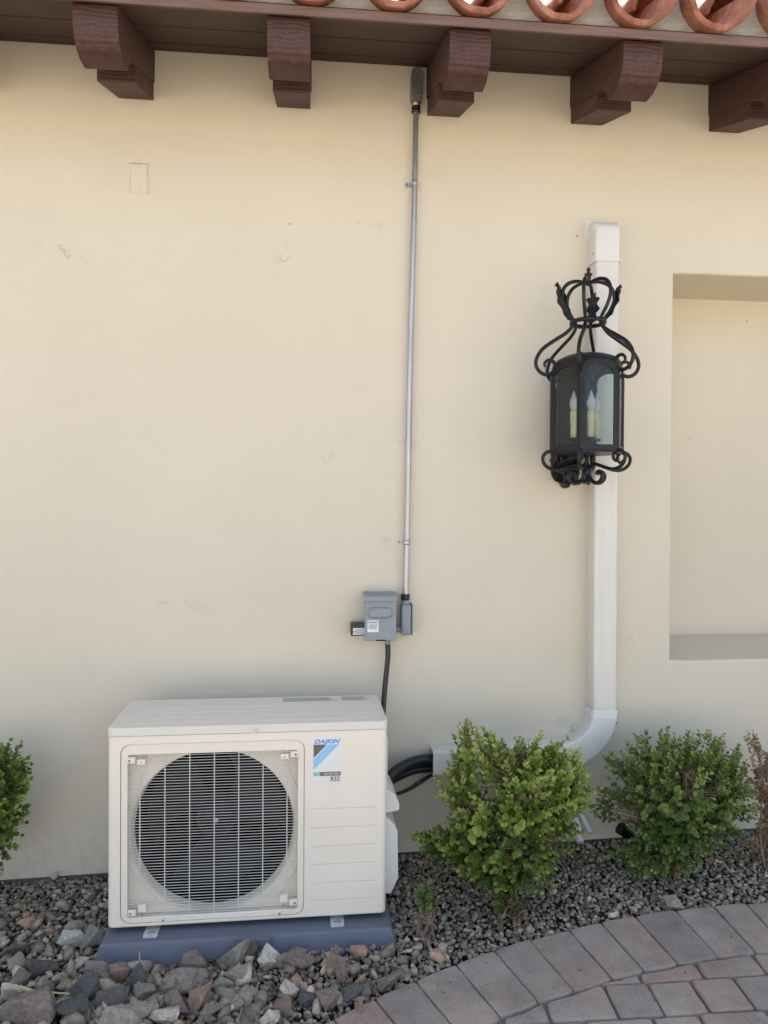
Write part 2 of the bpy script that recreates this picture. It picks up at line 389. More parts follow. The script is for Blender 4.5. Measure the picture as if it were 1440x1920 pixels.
# roof: sloping plank deck on rafter tails, clay pan and cover tiles
SL = math.tan(math.radians(19))
ZW = at(720, 122).z                      # underside of deck where it meets the wall
EY = -.45                                # eave edge
def dz(y): return ZW + SL*y
roof = MB()
def slab(mb, x0, x1, y0, y1, t0, t1):
    """a piece lying on the slope between heights t0 and t1 above the deck underside"""
    vs = [(x, y, dz(y)+t) for x in (x0, x1) for y in (y0, y1) for t in (t0, t1)]
    mb.add(vs, [(0, 1, 3, 2), (4, 6, 7, 5), (0, 4, 5, 1), (2, 3, 7, 6), (0, 2, 6, 4), (1, 5, 7, 3)])
RX0, RX1 = -4.2, 6.2
y = EY + .004; k = 0
while y < .25:
    slab(roof, RX0, RX1, y, y+.086, .001*(k % 2), .02); y += .0885; k += 1
slab(roof, RX0, RX1, EY+.004, 3.2, .0215, .03)
slab(roof, RX0, RX1, .25, 3.2, 0, .02)
roof_o = roof.build('roof', M_soff, house)
tr = MB(); slab(tr, RX0, RX1, EY-.014, EY+.002, -.004, .022); tr.build('eave_trim', M_trim, roof_o, bevel=.002)

def rafter(x):
    w = .056
    z0 = at(590, 205).z
    zt_ = dz(EY+.012)-.003
    zb = lambda y_: z0+SL*y_
    prof = [(.05, dz(.05)-.003), (EY+.012, zt_), (EY+.012, zt_-.040), (EY+.017, zt_-.066), (EY+.028, zt_-.087), (EY+.046, zt_-.103), (EY+.072, zt_-.112), (EY+.112, zt_-.113+.002),
            (EY+.122, zt_-.108), (-.318, zb(-.318)+.030), (-.300, zb(-.300)+.044), (-.27, zb(-.27)+.050), (.05, z0+.075)]
    mb = MB(); mb.prism(prof, lambda u, v, d: (x+d, u, v), -w-.002, w+.002)
    pl = [(.05, z0+.09), (-.236, zb(-.236)+.060), (-.238, zb(-.238)+.002), (-.234, zb(-.234)), (0.0, z0), (.05, z0)]
    mb.prism(pl, lambda u, v, d: (x+d, u, v), -w+.0015, w-.0015)
    return mb
proto = None; xs = []
p0 = at(289, 188).x - .056
p1 = at(551, 205).x; p2 = at(831, 217).x; p3 = at(1099, 235).x; p4 = at(1357, 250).x
pit = (p4-p0)/4
for x in [p0-3*pit, p0-2*pit, p0-pit, p0, p1, p2, p3, p4, p4+pit, p4+2*pit]:
    mb = rafter(0)
    if proto is None:
        proto = mb.build('rafter_tail', M_beam, house, bevel=.0025); proto.location = (x, 0, 0)
    else:
        c = proto.copy(); COL.objects.link(c); c.location = (x, 0, 0); c.parent = house

def barrel(L, r0, r1, th, up, n=14):
    """half-barrel tile along +y from 0 to L, opening up (pan) or down (cover)"""
    vs = []; s = -1 if up else 1; m = 6
    for j in range(m+1):
        yy = L*j/m; r = r0+(r1-r0)*j/m
        for rr in (r, r-th):
            for i in range(n+1):
                a = math.radians(-4+188*i/n); jit = .0030*mnoise.noise(Vector((i*.9, j*1.7, rr*9)))
                vs.append(((rr+jit)*math.cos(a), yy, s*(rr+jit)*math.sin(a)))
    q = n+1; fs = []
    for j in range(m):
        o = j*2*q; p = o+2*q
        for i in range(n):
            fs.append((o+i, o+i+1, p+i+1, p+i)); fs.append((o+q+i, p+q+i, p+q+i+1, o+q+i+1))
        for i in (0, n): fs.append((o+i, p+i, p+q+i, o+q+i))
    for o in (0, m*2*q):
        fs += [(o+i, o+i+1, o+q+i+1, o+q+i) for i in range(n)]
    mb = MB(); mb.add(vs, fs, True); return mb
PITCH_T = (at(1338, 75, EY).x - at(743, 28, EY).x)/4
xt0 = at(743, 28, EY).x
slope_r = math.radians(19)
pan = cov = mor = None
def put(o, x, y, h, dr=0):
    o.location = (x, y, dz(y)+.03+h); o.rotation_euler = (slope_r, random.uniform(-.03, .03), random.uniform(-.02, .02)+dr)
for i in range(-9, 12):
    x = xt0+PITCH_T*i
    for row in range(3):
        if row and abs(i) > 9: continue
        yy = EY-.062 + row*.36
        pn = barrel(.43, .100, .086, .016, True)
        if pan is None: o = pan = pn.build('roof_tile', M_terra, roof_o, local=True); o.modifiers.new('b', 'BEVEL').width = .002
        else: o = pan.copy(); COL.objects.link(o); o.parent = roof_o
        put(o, x+random.uniform(-.004, .004), yy+random.uniform(-.006, .006), .1025+row*.003)
        cn = barrel(.43, .078, .090, .014, False)
        if cov is None: o = cov = cn.build('roof_tile', M_terra, roof_o, local=True); o.modifiers.new('b', 'BEVEL').width = .002
        else: o = cov.copy(); COL.objects.link(o); o.parent = roof_o
        put(o, x+PITCH_T/2+random.uniform(-.006, .006), yy+.165+random.uniform(-.012, .012), .094+row*.003)
    # mortar plug between two pans
    if mor is None:
        mb = MB(); b = bmesh.new(); bmesh.ops.create_cube(b, size=1); bmesh.ops.subdivide_edges(b, edges=b.edges[:], cuts=7, use_grid_fill=True)
        for v in b.verts:
            u = (v.co.z+.5); w = min(.100, .1125-math.sqrt(max(0, .0925**2-(.1025-u*.098)**2)))
            v.co = Vector((v.co.x*2*w, v.co.y*.09+.045 + (.018*u if v.co.y < 0 else 0), u*.098 - .0015))
            v.co += .003*mnoise.noise_vector(v.co*30+Vector((3, 1, 2)))
        mb.bm(b, None, True); mor = o = mb.build('mortar_fill', M_mortar, roof_o, local=True)
    else: o = mor.copy(); COL.objects.link(o); o.parent = roof_o
    o.location = (x+PITCH_T/2, EY+.022, dz(EY+.022)+.0315); o.rotation_euler = (slope_r, 0, 0)

# blank cover plate on the wall
pc = at(261, 336)
t = thing('cover_plate', 'small cream blank cover plate painted like the wall beneath the eave', 'cover plate', (pc.x, 0, pc.z))
mb = MB(); w2, h2 = .0315, .052
mb.add([(-w2, 0, -h2), (w2, 0, -h2), (w2, 0, h2), (-w2, 0, h2), (-w2+.007, -.008, -h2+.007), (w2-.007, -.008, -h2+.007), (w2-.007, -.008, h2-.007), (-w2+.007, -.008, h2-.007)],
       [(0, 1, 5, 4), (1, 2, 6, 5), (2, 3, 7, 6), (3, 0, 4, 7), (4, 5, 6, 7)]); mb.build('plate', M_plate, t, local=True)
for s in (-1, 1):
    mb = MB(); mb.lathe([(.0035, -.008), (.003, -.0092), (0, -.0094)], (0, 0, s*.036), 12, 'y'); mb.build('screw', M_plate, t, local=True)

# ------------------------------------------------------------------ conduit run
a = at(780, 205, -.02); b = at(760, 1118, -.02)
t = thing('conduit', 'long thin galvanised steel conduit running down the wall to the grey disconnect box', 'conduit', (b.x, 0, b.z))
def lerp(u): return a.lerp(b, u)
mb = MB(); pp = []
for i in range(25):
    u = i/24; p = lerp(u); p.x += .0012*math.sin(u*9); pp.append(p)
mb.tube(pp, .0092, 14); mb.build('pipe', M_galv, t)
def coupling(c, flip):
    s = -1 if flip else 1
    mb = MB(); mb.lathe([(.0095, -.012), (.0145, -.011), (.0155, -.004), (.0135, -.002), (.0155, 0), (.0150, .007), (.0095, .008)], c, 18, sy=1); mb.build('compression_nut', M_black, t)
    mb = MB(); mb.lathe([(.0095, 0), (.0125, .001), (.0125, .009), (.0135, .010), (.0135, .012), (.010, .013)] if not flip else [(.010, -.024), (.0135, -.023), (.0135, -.020), (.0125, -.019), (.0125, -.011), (.0095, -.010)], (c[0], c[1], c[2]+(.008 if not flip else 0)), 18); mb.build('brass_ring', M_brass, t)
coupling(lerp(0)+Vector((0, 0, .0)), False); coupling(lerp(1), True)
# upper conduit body with oval cover
tz = at(781, 131, -.02).z; bz = lerp(0).z+.02
def capsule(x, z0, z1, r, k=10):
    pts = [(x+r*math.cos(PI*i/k), z1-r+r*math.sin(PI*i/k)) for i in range(k+1)] + [(x+r*math.cos(PI+PI*i/k), z0+r+r*math.sin(PI+PI*i/k)) for i in range(k+1)]
    return pts
cx = lerp(0).x+.001
body = MB(); body.prism(capsule(cx, bz, tz, .0185), lambda u, v, d: (u, -d, v), .0, .036); body.lathe([(.0135, -.003), (.015, .02)], (cx, -.019, bz-.003), 16)
bo = body.build('conduit_body', M_cast, t, bevel=.004)
mb = MB(); mb.prism(capsule(cx, bz+.006, tz-.002, .0165), lambda u, v, d: (u, -d, v), .0362, .0395)
mb.lathe([(.005, -.0395), (.0045, -.042), (0, -.0425)], (cx, 0, tz-.010), 10, 'y'); mb.lathe([(.005, -.0395), (.0045, -.042), (0, -.0425)], (cx, 0, bz+.017), 10, 'y')
mb.build('cover', M_cast, bo, bevel=.0015)
# straps
for py in (343, 1017):
    zc = at(770, py, -.02).z; u = (a.z-zc)/(a.z-b.z); p = lerp(u)
    mb = MB(); mb.lathe([(.0093, -.008), (.0103, -.008), (.0112, -.003), (.0103, 0), (.0112, .003), (.0103, .008), (.0093, .008)], (p.x, p.y, p.z), 16)
    pts = capsule(0, -.016, .016, .0085); mb.prism([(p.x-.018+v*.75, p.z+u_*.95) for u_, v in pts], lambda u_, v, d: (u_, -d, v), .0005, .003)
    so = mb.build('strap', M_galv, t)
    mb = MB(); mb.lathe([(.0042, -.003), (.004, -.0045), (0, -.005)], (p.x-.023, 0, p.z), 6, 'y'); mb.build('screw', M_cast, so)
# lower conduit body + nipple
lb0, lb1 = at(750, 1190, -.035), at(770, 1133, -.035)
lx = lerp(1).x
mb = MB(); mb.box((lx+.001, -.025, (lb0.z+lb1.z)/2), (.035, .05, lb1.z-lb0.z), .007, 3); mb.lathe([(.016, 0), (.0125, .014)], (lx, -.02, lb1.z-.004), 16)
lo = mb.build('conduit_body', M_grey, t)
mb = MB(); mb.box((lx+.0205, -.026, (lb0.z+lb1.z)/2), (.003, .053, lb1.z-lb0.z+.002), .001); mb.build('cover', M_grey, lo)
nz = at(745, 1180, -.03).z
mb = MB(); mb.tube([(lx-.045, -.025, nz), (lx-.010, -.025, nz)], .0105, 14); mb.build('nipple', M_grey, t)

# disconnect box
A = at(684, 1116, -.085); B = at(743, 1202, -.085); bx0, bx1, bz0, bz1 = A.x, B.x, B.z, A.z
t = thing('disconnect_box', 'grey metal disconnect box with an embossed lid and a small white sticker', 'electrical box', ((bx0+bx1)/2, 0, bz0))
cxm, wd, ht = (bx0+bx1)/2, bx1-bx0, bz1-bz0
mb = MB(); mb.box((cxm, -.038, (bz0+bz1)/2), (wd-.008, .0755, ht-.004), .003); mb.build('case', M_grey, t)
fn = lambda u, v, d: (u, -d, v)
lid = MB(); lid.box((cxm, -.079, (bz0+bz1)/2-.006), (wd, .012, ht-.014), .003)
def stadium(cx, cz, w, h, k=8):
    r = h/2; return [(cx+w/2-r+r*math.cos(a_), cz+r*math.sin(a_)) for a_ in [-PI/2+PI*i/k for i in range(k+1)]] + [(cx-w/2+r+r*math.cos(a_), cz+r*math.sin(a_)) for a_ in [PI/2+PI*i/k for i in range(k+1)]]
zc = bz1-ht*.38
ringsv = []
for (g_, d_) in ((0, .0849), (.0015, .089), (.005, .0925), (.009, .0935)):
    ringsv.append([(u, -d_, v) for u, v in stadium(cxm-.001, zc, wd*.80-2*g_, ht*.25-2*g_)])
nn = len(ringsv[0])
for i in range(3): lid.add(ringsv[i]+ringsv[i+1], [(k, (k+1) % nn, nn+(k+1) % nn, nn+k) for k in range(nn)], True)
lid.add(ringsv[3], [tuple(range(nn))])
lo = lid.build('lid', M_grey, t)
mb = MB(); mb.prism([(-.001, bz1+.002), (-.088, bz1-.001), (-.093, bz1-.004), (-.093, bz1-.019), (-.0895, bz1-.0195), (-.0895, bz1-.004), (-.001, bz1-.004)], lambda u, v, d: (d, u, v), bx0-.002, bx1+.002); mb.build('rain_hood', M_grey, t, bevel=.001)
sx0, sx1 = bx0+wd*.09, bx0+wd*.44; sz1, sz0 = bz1-ht*.535, bz1-ht*.80
mb = MB(); mb.box(((sx0+sx1)/2, -.0855, (sz0+sz1)/2), (sx1-sx0, .0012, sz1-sz0)); so = mb.build('sticker', M_white, lo)
mb = MB()
mb.ring(rrect(sx0+.002, sz1-.014, sx1-.002, sz1-.002, .001, 2), rrect(sx0+.0027, sz1-.0133, sx1-.0027, sz1-.0027, .0006, 2), fn, .0862, .0865)
for r_ in range(5):
    x = sx0+.004; zr = (sz1-.008) if r_ == 0 else sz1-.0175-.0038*(r_-1)
    while x < sx1-.006:
        l = random.uniform(.001, .003); mb.box((x+l/2, -.0863, zr), (l, .0004, .0018 if r_ else .003)); x += l+random.uniform(.0006, .0014)
mb.build('printing', M_ink, so)
mb = MB(); mb.box((cxm+wd*.02, -.0855, bz0+.003), (wd*.3, .0015, .004), .0007); mb.build('hasp_slot', M_dark, lo)
mb = MB(); mb.tube([at(727, 1201, -.04), at(727, 1207, -.04)], .0105, 14); mb.build('cable_gland', M_grey, t)
# surge protector at its side
A = at(658, 1171, -.06); B = at(685, 1192, -.06)
t = thing('surge_protector', 'small black surge protector with a white sticker fixed beside the grey disconnect box', 'surge protector', ((A.x+B.x)/2, 0, B.z))
mb = MB(); mb.box(((A.x+B.x)/2, -.032, (A.z+B.z)/2), (B.x-A.x, .062, A.z-B.z), .002); mb.tube([(B.x-.002, -.035, (A.z+B.z)/2), (bx0+.003, -.035, (A.z+B.z)/2)], .008, 12)
bo = mb.build('case', M_black, t)
mb = MB(); mb.box(((A.x+B.x)/2+.002, -.0635, (A.z+B.z)/2-.0035), ((B.x-A.x)*.80, .001, (A.z-B.z)*.58)); so = mb.build('sticker', M_white, bo)
mb = MB()
for r_ in range(4):
    x = A.x+.013
    while x < B.x-.007:
        l = random.uniform(.001, .003); mb.box((x+l/2, -.0642, A.z-.0165-.0042*r_), (l, .0004, .0022)); x += l+random.uniform(.0006, .0014)
mb.build('printing', M_ink, so)
mb = MB(); mb.box((A.x+.010, -.0642, A.z-.0235), (.0045, .0004, .0045)); mb.build('printing', M_red, so)

# ------------------------------------------------------------------ white line cover (duct)
DD = .064
xl, xr = at(1113, 1000, -DD).x, at(1157, 1000, -DD).x
xlt, xrt = at(1120, 500, -DD).x, at(1163, 500, -DD).x
ztop = at(1140, 412, -DD).z; zjt = at(1140, 488, -DD).z; zjb = at(1130, 1333, -DD).z
t = thing('line_cover', 'white plastic duct running down the wall behind the lantern and turning along it', 'duct', (xl, 0, zjb))
def section(w, d=DD, r=.008):     # cross section (offset across, distance off the wall)
    q = [(-w/2, 0)]
    for k in range(5): a_ = PI/2*k/4; q.append((-w/2+r-r*math.cos(a_), d-r+r*math.sin(a_)))
    for k in range(5): a_ = PI/2*k/4; q.append((w/2-r+r*math.sin(a_), d-r+r*math.cos(a_)))
    q.append((w/2, 0)); return q
def sweep(path, w, d=DD, name='duct', mat=M_wht, cap=(False, False), r=.008):
    """path: list of (x, z, nx, nz) with the across direction"""
    sec = section(w, d, r); m = len(sec); vs = []
    for x, z, ax, az in path:
        for u, v in sec: vs.append((x+ax*u, -v, z+az*u))
    mb = MB(); mb.add(vs, [(j*m+i, j*m+i+1, (j+1)*m+i+1, (j+1)*m+i) for j in range(len(path)-1) for i in range(m-1)], True)
    for c_, j in zip(cap, (0, len(path)-1)):
        if c_: mb.add(vs[j*m:(j+1)*m], [tuple(range(m))])
    return mb.build(name, mat, t, bevel=0)
wv = xr-xl
def vx(z): return (xl+xr)/2 + ((xlt+xrt)/2-(xl+xr)/2)*(z-zjb)/(zjt-zjb)*1.0
xc_b = (at(1113, 1335, -DD).x+at(1156, 1335, -DD).x)/2; xc_t = (at(1117, 500, -DD).x+at(1162, 500, -DD).x)/2
def vx(z): return xc_b+(xc_t-xc_b)*(z-zjb)/(zjt-zjb)
n = 30
sweep([(vx(zjb+(zjt-zjb)*i/n)+.0006*math.sin(i*1.1), zjb+(zjt-zjb)*i/n, 1, 0) for i in range(n+1)], wv, name='duct_channel')
# elbow
Rm = .128; ze = zjb; xe = xc_b
zh = at(960, 1424, -DD).z
Rm = (ze-zh)*.98
path = []
path.append((xe, ze+.006, 1, 0)); path.append((xe, ze-.012, 1, 0))
for i in range(17):
    a_ = PI/2*i/16*.955; path.append((xe-Rm+Rm*math.cos(a_), ze-.012-(Rm-.012)*math.sin(a_), math.cos(a_), -math.sin(a_)))
lastx, lastz, ax_, az_ = path[-1]
sweep(path, wv+.006, DD+.003, 'elbow', M_wht2, r=.010)
hx = at(812, 1433, -DD).x; hz = at(812, 1433, -DD).z
L_ = math.hypot(lastx-hx, lastz-hz); dx_, dz_ = (hx-lastx)/L_, (hz-lastz)/L_
sweep([(lastx+.02, lastz-.02*dz_/dx_*-1 if False else lastz+.003, -dz_ if False else 0, -1), (hx, hz, 0, -1)], wv, name='duct_channel', r=.008)
# screws in elbow side and cap
for (px, py, yy) in ((1108, 1352, -.03), (1113, 476, -.045)):
    q = at(px, py, yy); mb = MB(); mb.lathe([(.0042, 0), (.004, -.0015), (0, -.002)], (q.x-.001, yy, q.z), 10, 'x'); mb.build('screw', M_cast, t)
for (px, py) in ((1157, 1356), (1162, 474)):
    q = at(px, py, -.052); mb = MB(); mb.lathe([(.004, 0), (.004, .003), (0, .0035)], (q.x-.0035, -.052, q.z), 10, 'x'); mb.build('screw', M_cast, t)
# end cap at top: rounds back to the wall
mb = MB(); sec = section(wv+.006, DD+.003, .010); m = len(sec); vs = []
hcap = ztop-zjt
rowz = [(0, 1), (.3, 1), (.62, 1)] + [(.62+.38*math.sin(PI/2*k/6), 1) for k in range(1, 7)]
rows = []
for k in range(3): rows.append((zjt-.004+(hcap-.03)*k/2, 1.0))
for k in range(1, 7): a_ = PI/2*k/6; rows.append((ztop-.034+.034*math.sin(a_), .55+.45*math.cos(a_) if k < 6 else .45))
for z, f in rows:
    for u, v in sec: vs.append((vx(z)+u*(1 if f == 1 else .97+.03*f), -v*f if v > .01 else -v, z))
mb.add(vs, [(j*m+i, j*m+i+1, (j+1)*m+i+1, (j+1)*m+i) for j in range(len(rows)-1) for i in range(m-1)], True)
mb.add(vs[-m:], [tuple(range(m))]); mb.build('end_cap', M_wht2, t)
q0 = at(1096, 413, -.003); q1 = at(1106, 452, -.003)
mb = MB(); mb.prism(rrect(q0.x, q1.z, vx(ztop)+wv/2-.004, q0.z, .008)[:], fn, .0006, .0032); fo = mb.build('flange', M_wht2, t)
q = at(1099, 446, -.004); mb = MB(); mb.lathe([(.0022, -.0032), (.002, -.0042), (0, -.0045)], (q.x, 0, q.z), 8, 'y'); mb.build('screw', M_cast, fo)
q = at(1082, 443, 0); tag(MB().lathe([(.0, -.006), (.004, -.005), (.0042, 0)], (0, 0, 0), 8, 'y').build('wall_anchor', M_pvc), 'tiny plastic wall anchor poking from the stucco near the duct cap', 'wall anchor').location = (q.x, 0.001, q.z)

# ------------------------------------------------------------------ lantern
def build_lantern():
    CY = -.205; c0 = at(1101, 770, CY); X = c0.x
    sc = 2.245/FPX                                     # metres per pixel at the lantern
    R = .116; zt = at(1101, 703, CY).z; zb = at(1101, 848, CY).z
    def zz(py): return at(1101, py, CY).z
    t = thing('wall_lantern', 'large black wrought iron lantern with three candle bulbs behind seeded glass', 'lantern', (X, CY, zb))
    V = [math.radians(a_) for a_ in (-120, -60, 0, 60, 120, 180)]
    def P(rho, ang, z): return Vector((X+rho*math.cos(ang), CY+rho*math.sin(ang), z))
    corners = [P(R, a_, 0) for a_ in V]
    side = R; hw = side/2
    rise = .026; za = zt+.003                         # arch springs at za
    bodyfr = []
    for i in range(6):
        a0, a1 = corners[i], corners[(i+1) % 6]; mid = (a0+a1)/2; u = (a1-a0).normalized(); nrm = Vector((mid.x-X, mid.y-CY, 0)).normalized()
        def F(s, z, d, mid=mid, u=u, nrm=nrm): q = mid+u*s+nrm*d; return Vector((q.x, q.y, z))
        def outl(w, z0, z1, h, k=12):
            pts = [(-w, z0), (w, z0)]
            for j in range(k+1):
                s = w-2*w*j/k; pts.append((s, z1+h*math.sqrt(max(0, 1-(s/w)**2))))
            return pts
        o_ = outl(hw-.0005, zb, za, rise); i_ = outl(hw-.0145, zb+.017, za-.014, rise*.95)
        mb = MB(); mb.ring(o_, i_, F, -.002, .003); mb.build('pane_frame', M_iron, t, bevel=.0008)
        if i == 3:   # the face towards the wall is blind
            mb = MB(); mb.prism(i_, F, -.0025, -.0005); mb.build('back_panel', M_iron, t)
        else:
            mb = MB(); mb.prism([(s*1.0, z) for s, z in i_], F, -.0012, .0006); mb.build('pane', M_glass, t)
    # corner beads
    mb = MB()
    for a_ in V: mb.tube([P(R+.001, a_, zb-.002), P(R+.001, a_, za)], .0042, 6)
    mb.build('corner_post', M_iron, t)
    # floor plate and rim
    mb = MB(); mb.prism([(math.cos(a_)*(R+.003), math.sin(a_)*(R+.003)) for a_ in V], lambda u, v, d: (X+u, CY+v, d), zb-.006, zb-.001); mb.build('floor_plate', M_iron, t)
    # dome roof following the arches
    k = 10; rim = []
    for i in range(6):
        a0, a1 = corners[i], corners[(i+1) % 6]
        for j in range(k):
            s = -1+2*j/k; q = a0.lerp(a1, j/k); rim.append((q.x-X, q.y-CY, za+rise*math.sqrt(max(0, 1-s*s))+.0005))
    ztop_ = zz(663)
    rows = []
    for m_ in range(9):
        tt = m_/8; rr = (1-tt)**.9 if tt < 1 else 0
        rr = math.cos(tt*PI/2)
        rows.append([(X+x*rr*1.02, CY+y*rr*1.02, z + (ztop_-z)*math.sin(tt*PI/2)) for x, y, z in rim])
    mb = MB(); n = len(rim)
    for j in range(8): mb.add(rows[j]+rows[j+1], [(i, (i+1) % n, n+(i+1) % n, n+i) for i in range(n)], True)
    o = mb.build('dome', M_iron, t); sm = o.modifiers.new('s', 'SOLIDIFY'); sm.thickness = .002
    # candles
    for (dx, dy) in ((-.046, -.005), (.001, -.030), (.041, .026)):
        cz = zz(822); ct = zz(772)
        mb = MB(); mb.lathe([(0, cz), (.0095, cz), (.0098, cz+.02), (.0092, ct-.012), (.0098, ct), (.004, ct+.0005), (0, ct)], (X+dx, CY+dy, 0), 14)
        for _ in range(4):
            a_ = random.uniform(0, 6.28); l = random.uniform(.012, .035)
            mb.tube([(X+dx+.0095*math.cos(a_), CY+dy+.0095*math.sin(a_), ct-.001), (X+dx+.0100*math.cos(a_), CY+dy+.0100*math.sin(a_), ct-l)], .0018, 6)
        co = mb.build('candle_sleeve', M_candle, t)
        mb = MB(); mb.lathe([(.006, ct), (.0095, ct+.006), (.0135, ct+.020), (.0125, ct+.032), (.008, ct+.045), (.0035, ct+.056), (.0012, ct+.064), (0, ct+.066)], (X+dx, CY+dy, 0), 16); mb.build('bulb', M_bulb, co)
        mb = MB(); mb.lathe([(0, cz-.008), (.013, cz-.006), (.015, cz), (.010, cz+.001)], (X+dx, CY+dy, 0), 14)
        mb.tube([(X+dx, CY+dy, cz-.006), (X+dx*.4, CY+dy*.4, cz-.016), (X, CY, zb+.004)], .004, 8); mb.build('candle_cup', M_iron, t)
    # iron arms, drawn as (rho, picture row) outlines at the six corners
    bar = .0060
    def arm(name, prof, ang, r=bar, flat=1.0, tap=None):
        pts = catmull([P(rho*sc, ang, zz(py)) for rho, py in prof], 5)
        mb = MB(); mb.tube(pts, (lambda u: r*(1-.35*max(0, (u-.8)/.2))) if tap is None else tap, 8, flat=flat); return mb.build(name, M_iron, t)
    up = [(29, 602), (31, 613), (42, 625), (62, 638), (84, 653), (96, 667), (101, 682), (97, 695), (87, 703), (76, 704), (67, 698), (63, 688), (68, 679), (77, 677), (84, 683), (83, 690)]
    for a_ in V: arm('upper_scroll', up, a_)
    crown = [(28, 606), (33, 596), (44, 580), (51, 562), (49, 545), (39, 533), (22, 528), (5, 530)]
    for a_ in V: arm('crown_arm', crown, a_)
    low = [(5, 886), (7, 877), (18, 871), (34, 875), (54, 881), (70, 880), (82, 872), (86, 860), (80, 850), (70, 848), (62, 853), (61, 862), (67, 867), (72, 862)]
    for a_ in V: arm('lower_scroll', low, a_, bar*.95)
    curl = [(4, 878), (5, 890), (11, 901), (22, 906), (32, 902), (36, 893), (31, 885), (24, 886), (23, 891)]
    for a_ in V: arm('hanging_curl', curl, a_+math.radians(0), bar)
    # ring, band, finial
    mb = MB(); rr = 32*sc; zr = zz(605)
    pts = [P(rr, 2*PI*i/36, zr) for i in range(37)]; mb.lathe([(rr-.003, zr-.006), (rr+.003, zr-.006), (rr+.004, zr), (rr+.003, zr+.006), (rr-.003, zr+.006), (rr-.003, zr-.006)], (X, CY, 0), 40); mb.build('crown_ring', M_iron, t)
    mb = MB(); zf = zz(531)
    mb.lathe([(.0075, zf-.006), (.009, zf+.002), (.0075, zf+.008), (.0085, zf+.022), (.0135, zf+.026), (.0125, zf+.029), (.005, zf+.033), (.0042, zf+.036), (.0062, zf+.040), (.0058, zf+.045), (.002, zf+.049), (0, zf+.0495)], (X, CY, 0), 16); mb.build('finial', M_iron, t)
    mb = MB(); z1 = zz(884); mb.lathe([(0, z1-.016), (.012, z1-.014), (.0145, z1-.006), (.0145, z1+.006), (.011, z1+.012), (.006, z1+.03), (.006, zb)], (X, CY, 0), 16); mb.build('bottom_hub', M_iron, t)
    # acanthus leaves between crown arms
    spine = [(29, 602), (38, 588), (47, 572), (51, 557), (52, 545), (55, 537), (60, 538)]
    for a_ in (V[5], V[4], V[3], V[2]):
        pts = catmull([P(r_*sc, a_, zz(py)) for r_, py in spine], 6); m_ = len(pts); tng = Vector((-math.sin(a_), math.cos(a_), 0)); out = Vector((math.cos(a_), math.sin(a_), 0))
        vs = []
        for i, q in enumerate(pts):
            u = i/(m_-1); w = .021*(math.sin(PI*min(1, u*.92+.08))**.8)*(.45+.55*abs(math.sin(u*13)))*(1 if u < .6 else max(.25, 1-(u-.6)*2.2)) + .0025
            for s in (-1, -.5, 0, .5, 1): vs.append(q + tng*w*s + out*(.004+.006*abs(s)-.003*(s == 0)) + Vector((0, 0, .008*abs(s)*(abs(math.cos(u*11))))))
        mb = MB(); mb.add(vs, [(i*5+j, i*5+j+1, (i+1)*5+j+1, (i+1)*5+j) for i in range(m_-1) for j in range(4)], True)
        o = mb.build('iron_leaf', M_iron, t); sm = o.modifiers.new('s', 'SOLIDIFY'); sm.thickness = .0025
    # backplate and bracket
    bw = .050; z0, z2 = at(1059, 914).z, zz(720)
    half = [(0, z0-.004), (.012, z0), (.020, z0+.014), (.026, z0+.018), (.036, z0+.022), (.044, z0+.034), (bw, z0+.050), (bw, z2), (.03, z2+.02), (0, z2+.03)]
    pts = [(X+u, v) for u, v in half] + [(X-u, v) for u, v in half[::-1][1:-1]]
    mb = MB(); mb.prism(pts, fn, .001, .012); mb.build('backplate', M_iron, t, bevel=.002)
    zq = zz(868)
    mb = MB()
    for s in (-1, 1):
        mb.tube(catmull([(X+.018*s, -.012, z0+.075), (X+.018*s, -.05, z0+.085), (X+.014*s, -.11, zb-.012), (X+.012*s, CY+.02, zb-.008)], 6), .006, 8)
        mb.tube(catmull([(X+.020*s, -.012, z0+.04), (X+.020*s, -.035, z0+.012), (X+.020*s, -.062, z0+.018), (X+.020*s, -.066, z0+.045), (X+.018*s, -.045, z0+.052), (X+.018*s, -.040, z0+.038)], 6), .0055, 8)
    mb.box((X, -.10, zb-.010), (.03, .19, .008)); mb.build('bracket', M_iron, t)
build_lantern()

# ------------------------------------------------------------------ air conditioner on its pad
AW, ADp, AH = .772, .285, .553
ang = math.radians(1.0)
fl = at(200.5, 1742, -.392)
ac = thing('air_conditioner', 'cream outdoor heat pump unit with a round caged fan standing on the blue grey pad', 'air conditioner', (fl.x, fl.y, fl.z), ang)
def evalbool(base, cutters):
    for c in cutters:
        m = base.modifiers.new('cut', 'BOOLEAN'); m.operation = 'DIFFERENCE'; m.object = c; m.solver = 'EXACT'
    dg = bpy.context.evaluated_depsgraph_get(); dg.update()
    me = bpy.data.meshes.new_from_object(base.evaluated_get(dg)); base.modifiers.clear()
    old = base.data; base.data = me; bpy.data.meshes.remove(old)
    for c in cutters: bpy.data.objects.remove(c)
b = bmesh.new(); bmesh.ops.create_cube(b, size=1)
for v in b.verts: v.co = Vector(((v.co.x+.5)*AW, (v.co.y+.5)*ADp, (v.co.z+.5)*(AH-.0240)))
bmesh.ops.bevel(b, geom=[e for e in b.edges if abs((e.verts[0].co-e.verts[1].co).z) > .1], offset=.016, segments=5, profile=.5, affect='EDGES')
bmesh.ops.bevel(b, geom=[e for e in b.edges if e.verts[0].co.z < 1e-4 and e.verts[1].co.z < 1e-4 and len(e.link_faces) == 2], offset=.005, segments=2, profile=.5, affect='EDGES')
mb = MB(); mb.bm(b); cab = mb.build('cabinet', M_cab, ac, local=True)
FX, FZ, FR = .282, .246, .231
gx0, gx1, gz0, gz1 = .034, .538, .009, .507
fl_ = lambda u, v, d: (u, d, v)
